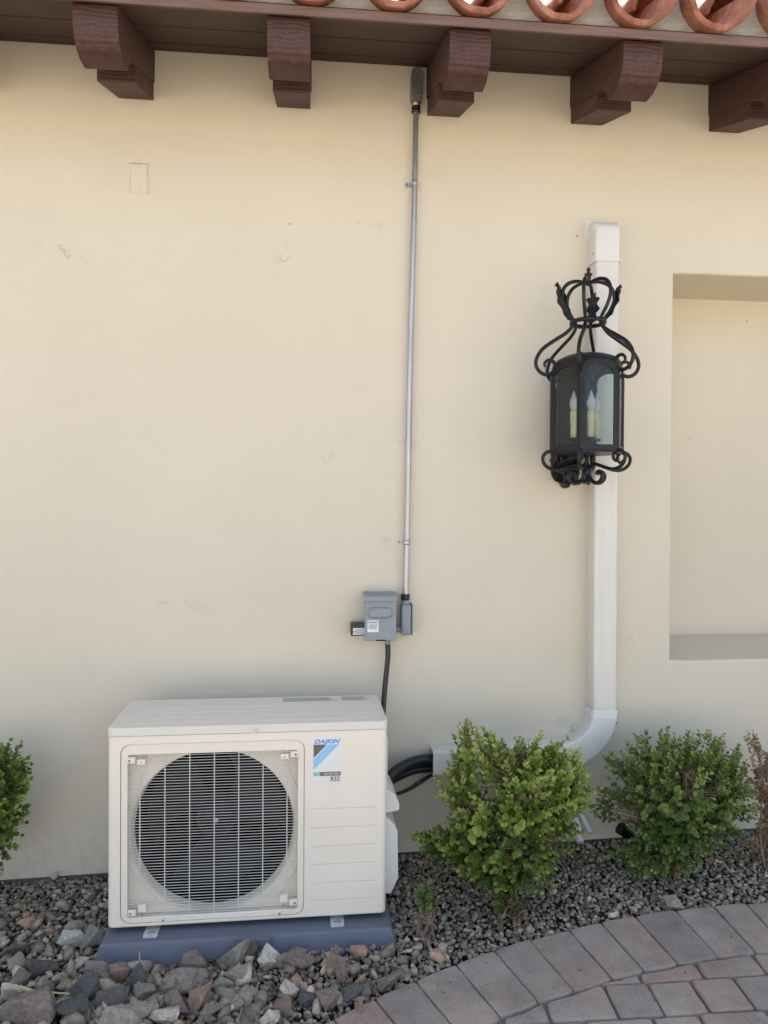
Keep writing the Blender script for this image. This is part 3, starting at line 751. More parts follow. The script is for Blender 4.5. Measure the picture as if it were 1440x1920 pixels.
mb = MB(); mb.prism(rrect(gx0, gz0, gx1, gz1, .028), fl_, -.02, .030); c1 = mb.build('c1', M_cab, ac, local=True)
mb = MB(); mb.prism([(FX+FR*math.cos(2*PI*i/96), FZ+FR*math.sin(2*PI*i/96)) for i in range(96)], fl_, -.02, .215); c2 = mb.build('c2', M_cab, ac, local=True)
ribs = []
cuts = [c1, c2]
for zc in (.305, .252, .199, .147, .094, .044):     # pressed steps on the service side
    mb = MB(); mb.prism([(-.01, zc+.004), (.0000, zc+.0045), (.0026, zc), (.0026, zc-.0008), (-.01, zc-.0008)], lambda u, v, d: (d, u, v), .556, .742); cuts.append(mb.build('c3', M_cab, ac, local=True))
bpy.context.view_layer.update()
evalbool(cab, cuts)
for p_ in cab.data.polygons: p_.use_smooth = True
cab.data.set_sharp_from_angle(angle=math.radians(20))
m = cab.modifiers.new('bevel', 'BEVEL'); m.width = .0012; m.segments = 2; m.limit_method = 'ANGLE'; m.angle_limit = math.radians(40); m.harden_normals = True
# lid with pressed ribs
b = bmesh.new(); bmesh.ops.create_cube(b, size=1)
for v in b.verts: v.co = Vector((v.co.x*(AW+.0035)+AW/2, v.co.y*(ADp+.0035)+ADp/2-.0005, v.co.z*.0225+AH-.011))
bmesh.ops.bevel(b, geom=[e for e in b.edges if abs((e.verts[0].co-e.verts[1].co).z) > .01], offset=.018, segments=6, profile=.5, affect='EDGES')
bmesh.ops.bevel(b, geom=[e for e in b.edges if e.verts[0].co.z > AH-.002 and e.verts[1].co.z > AH-.002], offset=.0035, segments=3, profile=.5, affect='EDGES')
mb = MB(); mb.bm(b); lid = wn(mb.build('lid', M_cabtop, ac, local=True), 40)
mb = MB()
for yy in (.035, .085, .135, .185):
    mb.add([(.03, yy-.004, AH-.0002), (AW-.13*(yy > .1)-.05, yy-.004, AH-.0002), (AW-.13*(yy > .1)-.05, yy, AH+.0012), (.03, yy, AH+.0012), (AW-.13*(yy > .1)-.05, yy+.004, AH-.0002), (.03, yy+.004, AH-.0002)], [(0, 1, 2, 3), (3, 2, 4, 5)])
mb.build('pressed_rib', M_cabtop, lid, local=True)
mb = MB()
for (xa, xb) in ((.47, .64), (.655, .745)):
    for r_ in range(5):
        x = xa
        while x < xb-random.uniform(0, .03):
            l = random.uniform(.002, .006); mb.box((x+l/2, .228+.0088*r_, AH+.0006), (l, .0042, .0005)); x += l+.0018
mb.build('caution_printing', M_inkg, lid, local=True)
mb = MB(); mb.box((.402, -.006, AH-.010), (.012, .003, .013), .001); so = mb.build('lid_tab', M_cab, ac, local=True)
mb = MB(); mb.lathe([(.0035, 0), (.003, -.002), (0, -.0022)], (.402, -.0073, AH-.011), 10, 'y'); mb.build('screw', M_foot2, so, local=True)
# bell mouth
mb = MB(); prof = [(.2345, .0302), (.2325, .0293), (.2295, .0335), (.2265, .042), (.2245, .052), (.2235, .062), (.223, .072)]
mb.lathe([(r_, y_) for r_, y_ in prof], (FX, 0, FZ), 96, 'y')
mb.build('bell_mouth', M_cab, ac, local=True)
mb = MB(); mb.lathe([(.2227, .064), (.2227, .205), (.0, .206)], (FX, 0, FZ), 64, 'y'); mb.build('fan_housing', M_dark, ac, local=True)
# fan
FC = (FX, .105, FZ+.004)
mb = MB(); mb.lathe([(0, -.018), (.030, -.016), (.050, -.008), (.056, .004), (.056, .05)], FC, 40, 'y'); fan = mb.build('fan', M_fan, ac, local=True)
mb = MB(); mb.lathe([(0, -.024), (.006, -.023), (.0075, -.017), (.012, -.0165), (.012, -.013)], FC, 16, 'y'); mb.build('hub_nut', M_galv, fan, local=True)
for k in range(3):
    a0 = math.radians(25+120*k); vs = []; nr, na = 9, 12
    for i in range(nr):
        u = i/(nr-1); r_ = .050+.150*u
        for j in range(na):
            w = j/(na-1); sp = .62+.34*u; lead = .55*u*u*(1 if w > .5 else .6)
            th = a0+(w-.5)*2*sp*.8+lead*.6; vs.append((FC[0]+r_*math.cos(th), FC[1]-.006+.052*w*(1-.25*u)+.012*math.sin(u*3), FC[2]+r_*math.sin(th)))
    mb = MB(); mb.add(vs, [(i*na+j, i*na+j+1, (i+1)*na+j+1, (i+1)*na+j) for i in range(nr-1) for j in range(na-1)], True)
    o = mb.build('blade', M_fan, fan, local=True); o.modifiers.new('s', 'SOLIDIFY').thickness = .003
# grille
mb = MB(); ix0, ix1, iz0, iz1 = .053, .519, .025, .476
mb.ring(rrect(gx0+.0012, gz0+.0012, gx1-.0012, gz1-.0012, .027), rrect(ix0, iz0, ix1, iz1, .006), fl_, .0030, .0125)
fr = mb.build('grille_frame', M_cab, ac, local=True, bevel=.002)
mb = MB(); nw = 57
for i in range(nw):
    z = iz0+.004+(iz1-iz0-.008)*i/(nw-1); mb.tube([(ix0-.004, .0075, z), (ix0+.16, .0068+.0006*math.sin(i), z), (ix1-.16, .0068, z), (ix1+.004, .0075, z)], .00082, 6, caps=False)
for i in range(7):
    x = ix0+.032+(ix1-ix0-.062)*i/6; mb.tube([(x, .0095, iz0-.004), (x, .0095, iz1+.004)], .0015, 6, caps=False)
mb.build('grille', M_wire, ac, local=True)
for (x, z, s) in ((.063, .463, 1), (.509, .466, -1), (.066, .040, 1), (.508, .046, -1)):
    mb = MB(); mb.box((x, .002, z), (.022, .010, .016), .0015); mb.box((x+.027*s, .003, z-.006*(1 if z > .2 else -1.8)), (.022, .007, .014 if z > .2 else .02), .0012)
    so = mb.build('grille_clip', M_cab, ac, local=True)
    mb = MB(); mb.lathe([(.003, -.003), (.003, -.0045), (0, -.005)], (x-.004*s, 0, z), 8, 'y'); mb.box((x+.027*s, -.0008, z-.006), (.003, .001, .003)); mb.build('screw', M_inkg, so, local=True)
for x in (.150, .470):
    mb = MB(); mb.box((x, -.0005, .0165), (.014, .002, .010), .0006); so = mb.build('lower_tab', M_cab, ac, local=True)
    mb = MB(); mb.lathe([(.0032, -.0015), (.003, -.003), (0, -.0034)], (x, 0, .0165), 8, 'y'); mb.build('screw', M_inkg, so, local=True)
# stiffening lines in the recess behind the wires
mb = MB()
for s, x0, z0, x1, z1 in ((1, .058, .31, .10, .44), (1, .10, .44, .098, .48), (1, .528, .33, .48, .45), (1, .06, .15, .13, .055), (1, .13, .055, .22, .034), (1, .522, .14, .47, .06)):
    mb.tube([(x0, .0293, z0), (x1, .0293, z1)], .0022, 6)
mb.build('stiffening_rib', M_cab, ac, local=True)
# sticker with logo
sx, sz, sw, sh = .562, .384, .079, .124
mb = MB(); mb.box((sx+sw/2, -.0004, sz+sh/2), (sw, .0008, sh)); st = mb.build('sticker', M_stk, ac, local=True)
def flat(pts, mat, name, d=-.0011):
    mb = MB(); mb.prism([(sx+u*sw, sz+v*sh) for u, v in pts], fl_, d, d+.0004); return mb.build(name, mat, st, local=True)
flat([(.01, .865), (.49, .865), (.01, .56)], M_taupe, 'dark_triangle')
flat([(.01, .53), (.53, .865), (.93, .865), (.01, .285)], M_lblue, 'blue_band')
flat([(.25, .145), (.99, .145), (.99, .235), (.25, .235)], M_taupe, 'dark_bar')
flat([(.01, .145), (.247, .145), (.247, .235), (.01, .235)], M_teal, 'teal_bar')
for s, u0 in ((-1, .38), (1, .955)):
    flat([(u0, .19), (u0-s*.06, .222), (u0-s*.03, .19), (u0-s*.06, .158)], M_white, 'arrow_mark', -.0016)
def text(body, u0, v0, width, height, mat, name, shear=0, bold=.0, par=st, d=-.0016):
    cu = bpy.data.curves.new('lettering', 'FONT'); cu.body = body; cu.shear = shear; cu.extrude = 0; cu.offset = bold; cu.size = 1; cu.resolution_u = 4
    tmp = bpy.data.objects.new('lettering', cu); COL.objects.link(tmp)
    dg = bpy.context.evaluated_depsgraph_get(); dg.update(); me = bpy.data.meshes.new_from_object(tmp.evaluated_get(dg)); bpy.data.objects.remove(tmp)
    xs = [v.co.x for v in me.vertices]; ys = [v.co.y for v in me.vertices]
    for v in me.vertices:
        u = (v.co.x-min(xs_))/(max(xs_)-min(xs_)) if False else (v.co.x-xmin(me, xs))/(max(xs)-min(xs)); w = (v.co.y-min(ys))/(max(ys)-min(ys))
        v.co = Vector((sx+(u0+u*width)*sw, d, sz+(v0+w*height)*sh))
    me.materials.append(mat); o = bpy.data.objects.new(name, me); COL.objects.link(o); o.parent = par; return o
def xmin(me, xs): return min(xs)
text('DAIKIN', .02, .885, .95, .10, M_blue, 'lettering', .35, .035)
text('INVERTER', .44, .166, .44, .048, M_white, 'lettering', .2, .01)
text('R32', .64, .028, .30, .095, M_ink, 'lettering', 0, .015)
mb = MB(); mb.ring([(sx+sw*.60, sz+sh*.012), (sx+sw*.97, sz+sh*.012), (sx+sw*.97, sz+sh*.135), (sx+sw*.60, sz+sh*.135)], [(sx+sw*.606, sz+sh*.016), (sx+sw*.964, sz+sh*.016), (sx+sw*.964, sz+sh*.131), (sx+sw*.606, sz+sh*.131)], fl_, -.0012, -.0009); mb.build('thin_frame', M_inkg, st, local=True)
# right side covers (valve cover etc.)
mb = MB(); mb.box((AW+.007, .15, .40), (.013, .11, .150), .004, 3); mb.build('side_panel', M_wht2, ac, local=True)
mb = MB(); mb.prism([(.0, .285), (.0, .335), (.030, .318), (.044, .290), (.044, .270), (.0, .262)], lambda u, v, d: (AW+u, d, v), .06, .21); mb.build('cable_cover', M_wht2, ac, local=True, bevel=.003)
mb = MB(); mb.prism([(.0, .03), (.0, .258), (.018, .245), (.038, .215), (.041, .075), (.02, .03)], lambda u, v, d: (AW+u, d, v), .05, .23); mb.build('valve_cover', M_wht2, ac, local=True, bevel=.004)
# feet
for x in (.120, .632):
    mb = MB(); mb.prism(rrect(x-.019, -.030, x+.019, .05, .005, 3), lambda u, v, d: (u, v, d), -.0145, -.0115); mb.prism([(.04, -.0115), (.04, .012), (.043, .012), (.043, -.0115)], lambda u, v, d: (d, u, v), x-.017, x+.017)
    fo = mb.build('mounting_foot', M_foot2, ac, local=True, bevel=.001)
    mb = MB(); mb.lathe([(.0055, -.0114), (.0055, -.008), (.003, -.007), (0, -.007)], (x+.002, -.008, 0), 6); mb.prism(stadium(x, -.008, .022, .007), lambda u, v, d: (u, v, d), -.0114, -.0110); mb.build('bolt', M_inkg, fo, local=True)

# pad
padz = fl.z-.0155
pad = thing('equipment_pad', 'low blue grey plastic pad lying in the gravel beneath the heat pump', 'pad', (fl.x, fl.y, -.065), ang)
ht = padz+.065
pl, pr, pf, pb = -.007, AW+.012, -.046, ADp+.03
def ringp(o, z): return [(pl-o, pf-o, z), (pr+o, pf-o, z), (pr+o, pb+o, z), (pl-o, pb+o, z)]
b = bmesh.new(); lo_ = [b.verts.new(p) for p in ringp(.020, 0)]; hi_ = [b.verts.new(p) for p in ringp(0, ht)]
b.faces.new(hi_); b.faces.new(lo_[::-1])
for i in range(4): b.faces.new((lo_[i], lo_[(i+1) % 4], hi_[(i+1) % 4], hi_[i]))
bmesh.ops.bevel(b, geom=b.edges[:], offset=.008, segments=3, profile=.5, affect='EDGES')
mb = MB(); mb.bm(b, None, True); o = mb.build('slab', M_pad, pad, local=True)
wn(o, 40)
mb = MB(); mb.box((.405, pf-.006, ht-.012), (.085, .02, .024), .002); mb.build('front_lug', M_pad, pad, local=True)

# black cable from the disconnect down behind the unit
t0_ = at(727, 1206, -.04)
t = thing('power_cable', 'black power cable dropping from the grey disconnect box behind the heat pump', 'cable', (t0_.x, -.04, t0_.z))
Mac = pmat(ac)
endp = Mac @ Vector((AW+.012, .20, .40))
pts = catmull([t0_+Vector((0, 0, .002)), at(727, 1235, -.04), at(722, 1285, -.05), at(718.5, 1335, -.07), at(717, 1380, -.10), endp], 8)
mb = MB(); mb.tube(pts, .0088, 12); mb.build('cable', M_black, t)

# refrigerant line set
e0 = at(820, 1427, -.032)
t = thing('refrigerant_line', 'thick black corrugated line set bending from the duct into the heat pump', 'hose', e0)
p_end = Mac @ Vector((AW-.01, .19, .315))
def corr(u): return 0
P1 = catmull([at(832, 1424, -.034), at(812, 1424, -.036), at(780, 1428, -.06), at(748, 1443, -.10), at(728, 1462, -.14), at(716, 1480, -.16)], 26)
mb = MB(); mb.tube(P1, lambda u: .0185+.0009*math.sin(u*520), 14); mb.build('hose', M_black, t)
P2 = catmull([at(832, 1440, -.028), at(812, 1441, -.034), at(780, 1444, -.055), at(748, 1456, -.09), at(730, 1468, -.12), at(722, 1485, -.15)], 26)
mb = MB(); mb.tube(P2, lambda u: .0125+.0008*math.sin(u*520), 12); mb.build('hose', M_black, t)
mb = MB(); mb.tube(catmull([at(725, 1462, -.15), at(722, 1480, -.16), at(722, 1520, -.16), at(722, 1545, -.17)], 8), .010, 10); mb.build('hose', M_black, t)
t = thing('thin_cable', 'thin black cable looping below the corrugated line set towards the duct', 'cable', at(812, 1454, -.03))
mb = MB(); mb.tube(catmull([at(822, 1450, -.03), at(806, 1454, -.035), at(786, 1465, -.05), at(768, 1477, -.08), at(748, 1486, -.11), at(728, 1489, -.14)], 8), .0042, 8)
mb.tube(catmull([at(822, 1452, -.02), at(806, 1457, -.025), at(788, 1469, -.04), at(768, 1481, -.07), at(748, 1489, -.10), at(728, 1491, -.14)], 8), .003, 8); mb.build('cable', M_black, t)

# drain pipes by the wall
t = thing('drain_pipe', 'pair of pale drain pipes slanting out from the wall base behind the shrub', 'pipe', at(1108, 1560, -.06))
mb = MB(); mb.tube(catmull([at(1082, 1515, -.02), at(1090, 1528, -.03), at(1098, 1545, -.05), at(1108, 1562, -.08)], 6), .0085, 12); mb.build('pipe', M_wht2, t)
mb = MB(); mb.tube(catmull([at(1078, 1535, -.05), at(1084, 1555, -.07), at(1088, 1580, -.10)], 6), .012, 12); mb.build('pipe', M_wht2, t)
# spotlight half hidden in the right shrub
q = at(1180, 1566, -.10)
t = thing('garden_spotlight', 'small black garden spotlight tilted in the gravel against the dark green shrub', 'spotlight', (q.x, q.y, gz(q.x, q.y)))
dirv = Vector((-.62, .20, .5)).normalized(); Mr = dirv.to_track_quat('Z', 'Y').to_matrix()
mb = MB(); mb.lathe([(0, -.04), (.014, -.038), (.018, -.025), (.019, .025), (.021, .03), (.021, .042), (.018, .042), (.017, .03), (0, .028)], q, 20, M=Mr); mb.build('lamp_head', M_iron, t)
mb = MB(); mb.tube([(q.x, q.y, gz(q.x, q.y)-.02), (q.x, q.y, q.z)], .007, 10); mb.build('stake', M_iron, t)

# ------------------------------------------------------------------ gravel and rocks
def rock_mesh(seed, n=14, flat=.7, bev=0):
    r = random.Random(seed); b = bmesh.new()
    for _ in range(n):
        v = Vector((r.gauss(0, 1), r.gauss(0, 1), r.gauss(0, 1))).normalized()*r.uniform(.82, 1.0)
        b.verts.new((v.x*.5, v.y*.5*r.uniform(.85, 1), v.z*.5*flat))
    res = bmesh.ops.convex_hull(b, input=b.verts[:])
    bmesh.ops.delete(b, geom=[e for e in res['geom_interior'] if isinstance(e, bmesh.types.BMVert)], context='VERTS')
    if bev:
        bmesh.ops.dissolve_limit(b, angle_limit=math.radians(14), verts=b.verts[:], edges=b.edges[:])
        bmesh.ops.bevel(b, geom=b.edges[:], offset=bev, segments=1, profile=.5, affect='EDGES')
        bmesh.ops.triangulate(b, faces=b.faces[:])
        bmesh.ops.subdivide_edges(b, edges=b.edges[:], cuts=4, use_grid_fill=True)
        for v in b.verts:
            v.co += v.co.normalized()*(.05*mnoise.noise(v.co*3+Vector((seed, 0, 0)))+.045*mnoise.noise(v.co*8+Vector((seed, 5, 0)))+.028*mnoise.noise(v.co*23+Vector((seed, 5, 0))))
    b.verts.index_update(); vs = np.array([v.co[:] for v in b.verts]); fs = [[v.index for v in f.verts] for f in b.faces]; b.free()
    return vs, fs
def tri(fs):
    out = []
    for f in fs:
        for i in range(1, len(f)-1): out.append((f[0], f[i], f[i+1]))
    return np.array(out)
ARC = [(640+u/1.8, 1640+v/1.8) for u, v in ((-40, 490), (110, 415), (248, 355), (380, 295), (510, 250), (630, 215), (765, 180), (875, 160), (990, 140), (1125, 118), (1255, 105), (1360, 90), (1440, 82))]
PZ = .004
arcw = [atg(u, v, PZ) for u, v in ARC]
# fit a circle to the kerb line
Ax = np.array([[2*p.x, 2*p.y, 1] for p in arcw]); bb = np.array([p.x**2+p.y**2 for p in arcw]); sol = np.linalg.lstsq(Ax, bb, rcond=None)[0]
CX, CYc = sol[0], sol[1]; CR = math.sqrt(sol[2]+CX*CX+CYc*CYc)
print('arc', CX, CYc, CR, [round(math.hypot(p.x-CX, p.y-CYc)-CR, 3) for p in arcw])
def outside_path(x, y):      # metres from paving edge into the gravel (positive = gravel)
    return math.hypot(x-CX, y-CYc)-CR
def gh(x, y):
    left = max(0, min(1, (.50-x)/.5)); front = max(0, min(1, (-y-.42)/.12))
    return gz(x, y) - .006 + .008*mnoise.noise(Vector((x*3, y*3, 0)))
VAR = [rock_mesh(i, 12 if i < 18 else 16, random.Random(i).uniform(.55, .9)) for i in range(30)]
VARt = [(v, tri(f)) for v, f in VAR]
def scatter(name, items, mat, label, cat):
    V_, F_, T_ = [], [], []; off = 0
    for (x, y, z, s, el, tone) in items:
        vs, fs = VARt[random.randrange(30)]
        q = Matrix.Rotation(random.uniform(0, 6.28), 3, 'Z') @ Matrix.Rotation(random.uniform(-.7, .7), 3, 'X') @ Matrix.Rotation(random.uniform(-.7, .7), 3, 'Y')
        m_ = np.array(q)*np.array([s*el, s, s])
        V_.append(vs @ m_.T+np.array([x, y, z])); F_.append(fs+off); T_.append(np.full(len(vs), tone)); off += len(vs)
    V_ = np.concatenate(V_); F_ = np.concatenate(F_); T_ = np.concatenate(T_)
    me = bpy.data.meshes.new(name); me.vertices.add(len(V_)); me.vertices.foreach_set('co', V_.ravel()); me.loops.add(F_.size); me.loops.foreach_set('vertex_index', F_.ravel().astype(np.int32))
    me.polygons.add(len(F_)); me.polygons.foreach_set('loop_start', np.arange(0, F_.size, 3, dtype=np.int32)); me.polygons.foreach_set('loop_total', np.full(len(F_), 3, dtype=np.int32))
    me.update(); me.validate(); a_ = me.attributes.new('tone', 'FLOAT', 'POINT'); a_.data.foreach_set('value', T_)
    me.materials.append(mat); o = bpy.data.objects.new(name, me); COL.objects.link(o); tag(o, label, cat, kind='stuff'); return o
STOPS = [(0, (0.117, 0.101, 0.081)), (0.35, (0.217, 0.186, 0.145)), (0.6, (0.333, 0.287, 0.219)), (0.78, (0.444, 0.383, 0.293)), (0.86, (0.309, 0.199, 0.132)), (0.93, (0.397, 0.288, 0.18)), (1, (0.592, 0.524, 0.42))]
M_grav = stone('gravel', STOPS); 
padM = pmat(pad).inverted()
def under_pad(x, y, m=0):
    p = padM @ Vector((x, y, 0)); return pl-.02-m < p.x < pr+.02+m and pf-.02-m < p.y < pb+.02+m
items = []
sp = .0135
def tone():
    r = random.random()
    return random.uniform(.1, .75) if r < .82 else random.uniform(.75, 1)
yy = .03
while yy > -1.0:
    xx = -2.2
    while xx < 2.9:
        x, y = xx+random.uniform(-.5, .5)*sp, yy+random.uniform(-.5, .5)*sp
        if outside_path(x, y) > .004 and not under_pad(x, y, -.01):
            s = random.uniform(.012, .021)*(1+.5*(random.random() < .08))
            if x < .35: s *= random.uniform(.75, 1.35)
            items.append((x, y, gh(x, y)+random.uniform(-.003, .004), s, random.uniform(1, 1.5), tone()))
        xx += sp if x > -1.15 and x < 1.75 else sp*1.6
    yy -= sp*.87
print('gravel', len(items))
# coarser crushed stone in front and at the left of the pad, spread over the fine gravel
co = []
def coarse_w(x, y):
    w = max(0, min(1, (.62-x)/.35))*max(0, min(1, (-y-.36)/.12))
    if x < -.42: w = max(w, max(0, min(1, (-y-.10)/.35))*.8)
    return w
for _ in range(3900):
    x, y = random.uniform(-2.1, .75), random.uniform(-1.0, -.08)
    if random.random() > coarse_w(x, y) or outside_path(x, y) < .014 or under_pad(x, y, .012): continue
    s = min(.062, .019+abs(random.gauss(0, .016))); s *= .75+.35*max(0, min(1, (.4-x)/.6))
    co.append((x, y, gh(x, y)+.004+s*.16+random.uniform(0, .005), s, random.uniform(1, 1.7), tone()))
M_coarse = stone('crushed_stone', [(p, tuple(c*1.22 for c in v)) for p, v in STOPS])
scatter('gravel', items, M_grav, 'fine grey gravel bed along the foot of the wall', 'gravel')
scatter('crushed_stone', co, M_coarse, 'coarse angular crushed stone spread in front of the blue grey pad', 'crushed stone')
# soil sheet under gravel
mb = MB(); nx, ny = 60, 14; vs = [(-2.4+5.6*i/nx, .02-1.1*j/ny, gz(-2.4+5.6*i/nx, .02-1.1*j/ny)-.024) for j in range(ny+1) for i in range(nx+1)]
mb.add(vs, [(j*(nx+1)+i, j*(nx+1)+i+1, (j+1)*(nx+1)+i+1, (j+1)*(nx+1)+i) for j in range(ny) for i in range(nx)])
tag(mb.build('soil', simple('soil', (.05, .045, .04), .95, var=.3), fix=False), kind='structure')

C_ = {'slate': (0.106, 0.103, 0.097), 'dark': (0.127, 0.116, 0.099), 'grey': (0.236, 0.212, 0.171), 'pale': (0.482, 0.434, 0.347), 'white': (0.545, 0.507, 0.412), 'tan': (0.332, 0.28, 0.218), 'brown': (0.219, 0.178, 0.145), 'rust': (0.296, 0.206, 0.157), 'red': (0.224, 0.163, 0.133), 'green': (0.269, 0.255, 0.187)}
MATR = {k: None for k in C_}
def rockmat(k):
    if MATR[k] is None: MATR[k] = stone(k+'_rock', [(0, C_[k]), (1, C_[k])], 1.0)
    return MATR[k]
ROCKS = [ # px, py (centre), width px, height px, colour, label
 (131, 1758, 38, 28, 'pale', 'pale rock with a rusty brown hollow left of the pad, farther from the slab edge'),
 (175, 1761, 38, 28, 'grey', 'blunt grey rock touching the left end of the blue grey pad'),
 (33, 1780, 46, 18, 'dark', 'flat dark slab of rock at the left border, above the tan lump'),
 (34, 1803, 32, 26, 'tan', 'squat tan rock at the left border below a flat dark slab'),
 (79, 1807, 46, 30, 'dark', 'broad dark grey rock between the tan rock at left and the pad'),
 (36, 1863, 48, 32, 'pale', 'pale blocky rock by the dry curled leaf near the left border'),
 (61, 1897, 92, 56, 'brown', 'biggest rock of all, grey brown slab in the bottom left corner'),
 (133, 1888, 54, 36, 'slate', 'blue grey faceted rock right of the biggest corner slab'),
 (155, 1860, 46, 44, 'slate', 'upright dark slate chunk just above the blue grey faceted rock'),
 (181, 1831, 52, 32, 'brown', 'brown rough rock under the left end of the pad'),
 (226, 1825, 38, 34, 'rust', 'white topped rusty orange rock below the left pad corner'),
 (216, 1866, 48, 34, 'dark', 'dark grey wedge of rock below the white and rusty one'),
 (259, 1836, 34, 44, 'slate', 'tall dark slate sliver with a dry twig standing above it'),
 (264, 1860, 36, 30, 'grey', 'grey cube shaped rock under the tall slate sliver'),
 (321, 1842, 84, 36, 'grey', 'long grey wedge rock pointing right before the pad'),
 (365, 1806, 38, 44, 'brown', 'pointed brown grey rock leaning on the front of the pad'),
 (341, 1875, 42, 44, 'brown', 'dark brown split rock beside the orange tan one'),
 (378, 1876, 36, 52, 'rust', 'upright orange tan rock between the brown split rock and small gravel'),
 (268, 1894, 48, 34, 'green', 'greenish grey rock at the bottom edge left of a pale one'),
 (222, 1909, 66, 34, 'tan', 'tan and rust coloured slab at the bottom edge'),
 (309, 1907, 48, 28, 'pale', 'pale greenish flat rock at the bottom edge under the brown split rock'),
 (394, 1900, 42, 26, 'grey', 'flat striped grey rock at the bottom edge below the orange tan rock'),
 (446, 1790, 56, 40, 'green', 'large green grey rock peaked against the middle of the pad front'),
 (472, 1783, 30, 30, 'dark', 'dark brown rock tucked between the green grey and the white rocks'),
 (507, 1798, 42, 42, 'white', 'whitest of the large rocks, leaning on the pad front'),
 (558, 1797, 62, 32, 'red', 'wide reddish brown triangular rock in front of the pad'),
 (440, 1824, 38, 28, 'tan', 'rounded tan rock directly below the large green grey rock'),
 (413, 1845, 36, 20, 'green', 'flat greenish stone left below the rounded tan rock'),
 (628, 1788, 24, 24, 'brown', 'small brown upright rock against the pad right of the red triangular rock'),
 (634, 1806, 38, 26, 'rust', 'orange speckled rock below the right half of the pad front'),
 (641, 1828, 22, 28, 'red', 'small rust red stone hanging below the orange speckled rock'),
 (660, 1855, 34, 36, 'slate', 'slate blue grey pointed rock nearest to the paving'),
 (734, 1836, 42, 24, 'brown', 'dark brown flat rock lying against the paving edge'),
 (580, 1869, 36, 26, 'slate', 'dark domed rock in the middle of the loose stones'),
 (610, 1868, 40, 34, 'brown', 'brown grey blocky rock right of the dark domed one'),
 (533, 1889, 30, 26, 'red', 'pinkish brown stone near the bottom edge among the smaller stones'),
 (539, 1852, 28, 26, 'pale', 'pale streaked stone above the pinkish brown one'),
 (479, 1865, 32, 20, 'tan', 'flat olive tan stone right of the upright orange tan rock'),
 (505, 1908, 30, 26, 'white', 'bluish white stone at the bottom edge of the gravel'),
 (673, 1884, 14, 24, 'rust', 'thin orange chip lying on the edge of the paving'),
 (1263, 1692, 32, 22, 'tan', 'single tan rock on the fine gravel beside the dry stick'),
 (1150, 1713, 16, 9, 'white', 'small smooth white pebble at the border between gravel and paving'),
 (102, 1645, 9, 12, 'white', 'tiny round white pebble at the foot of the bare wall'),
]
for i, (px, py, w, h, colr, lab) in enumerate(ROCKS):
    big = 1 if w > 45 else 0
    q = atg(px, py+h*.22, .012)
    if px == 102: q = Vector((at(102, 1645, -.012).x, -.012, at(102, 1645, -.012).z))
    m_px = (q-CAM).length/FPX*.99
    vs, fs = rock_mesh(100+i*3, 9+(i % 4), 1.0, .018)
    tw = w*m_px*1.06; th = h*m_px*1.10
    ext = vs.max(0)-vs.min(0)
    tilt = Matrix.Rotation(random.uniform(-.25, .25), 3, 'Y')
    vs = np.array([list(tilt @ Vector((v[0]/ext[0]*tw, v[1]/ext[1]*max(tw*.6, min(tw, th))*.8, v[2]/ext[2]*th))) for v in vs])
    mb = MB(); mb.add([tuple(v) for v in vs], fs, False)
    o = mb.build('pebble' if max(w, h) < 18 else 'rock', rockmat(colr)); o.location = (q.x, q.y, q.z+th*.12)
    tag(o, lab, 'pebble' if max(w, h) < 18 else 'rock', 'rocks lying in the gravel bed')

# dry bits
def stick(name, pts, r, lab, cat, mat=M_stick):
    mb = MB(); base = Vector(pts[0]); mb.tube(catmull([Vector(p)-base for p in pts], 4), lambda u: r*(1-.6*u), 6); o = mb.build(name, mat); o.location = base; tag(o, lab, cat); return o
sz_ = .012
stick('dry_stick', [atg(1305, 1690, sz_), atg(1283, 1679, sz_+.004), atg(1258, 1664, sz_), atg(1233, 1643, sz_+.006)], .0048, 'thick dry brown stick on the gravel below the dark green shrub', 'stick')
stick('dry_leaf', [atg(38, 1850, .055), atg(62, 1858, .062), atg(95, 1861, .060), atg(130, 1863, .058)], .0045, 'curled dry straw coloured leaf lying over the pale rock at left', 'leaf', simple('straw', (.42, .34, .2), .8))
stick('twig', [atg(262, 1815, .03), atg(262, 1806, .035)+Vector((0, 0, .01)), atg(261, 1798, .04)+Vector((0, .0, .02))], .003, 'short pale twig poking up beside the pad', 'twig', simple('straw2', (.40, .34, .22), .8))
stick('twig', [atg(450, 1846, .04), atg(466, 1840, .045), atg(480, 1838, .04), atg(484, 1842, .036)], .0018, 'thin bent twig below the rounded tan rock', 'twig')
stick('twig', [atg(424, 1873, .04), atg(434, 1869, .045), atg(443, 1862, .04)], .0018, 'fine straight twig above the flat olive stone', 'twig')
stick('twig', [atg(452, 1893, .035), atg(449, 1906, .04), atg(447, 1919, .04)], .0022, 'pale vertical twig near the bottom edge left of the bluish white stone', 'twig')
stick('twig', [atg(727, 1807, .012), atg(742, 1812, .017), atg(760, 1818, .013)], .002, 'thin brown twig on the gravel right of the pad', 'twig')

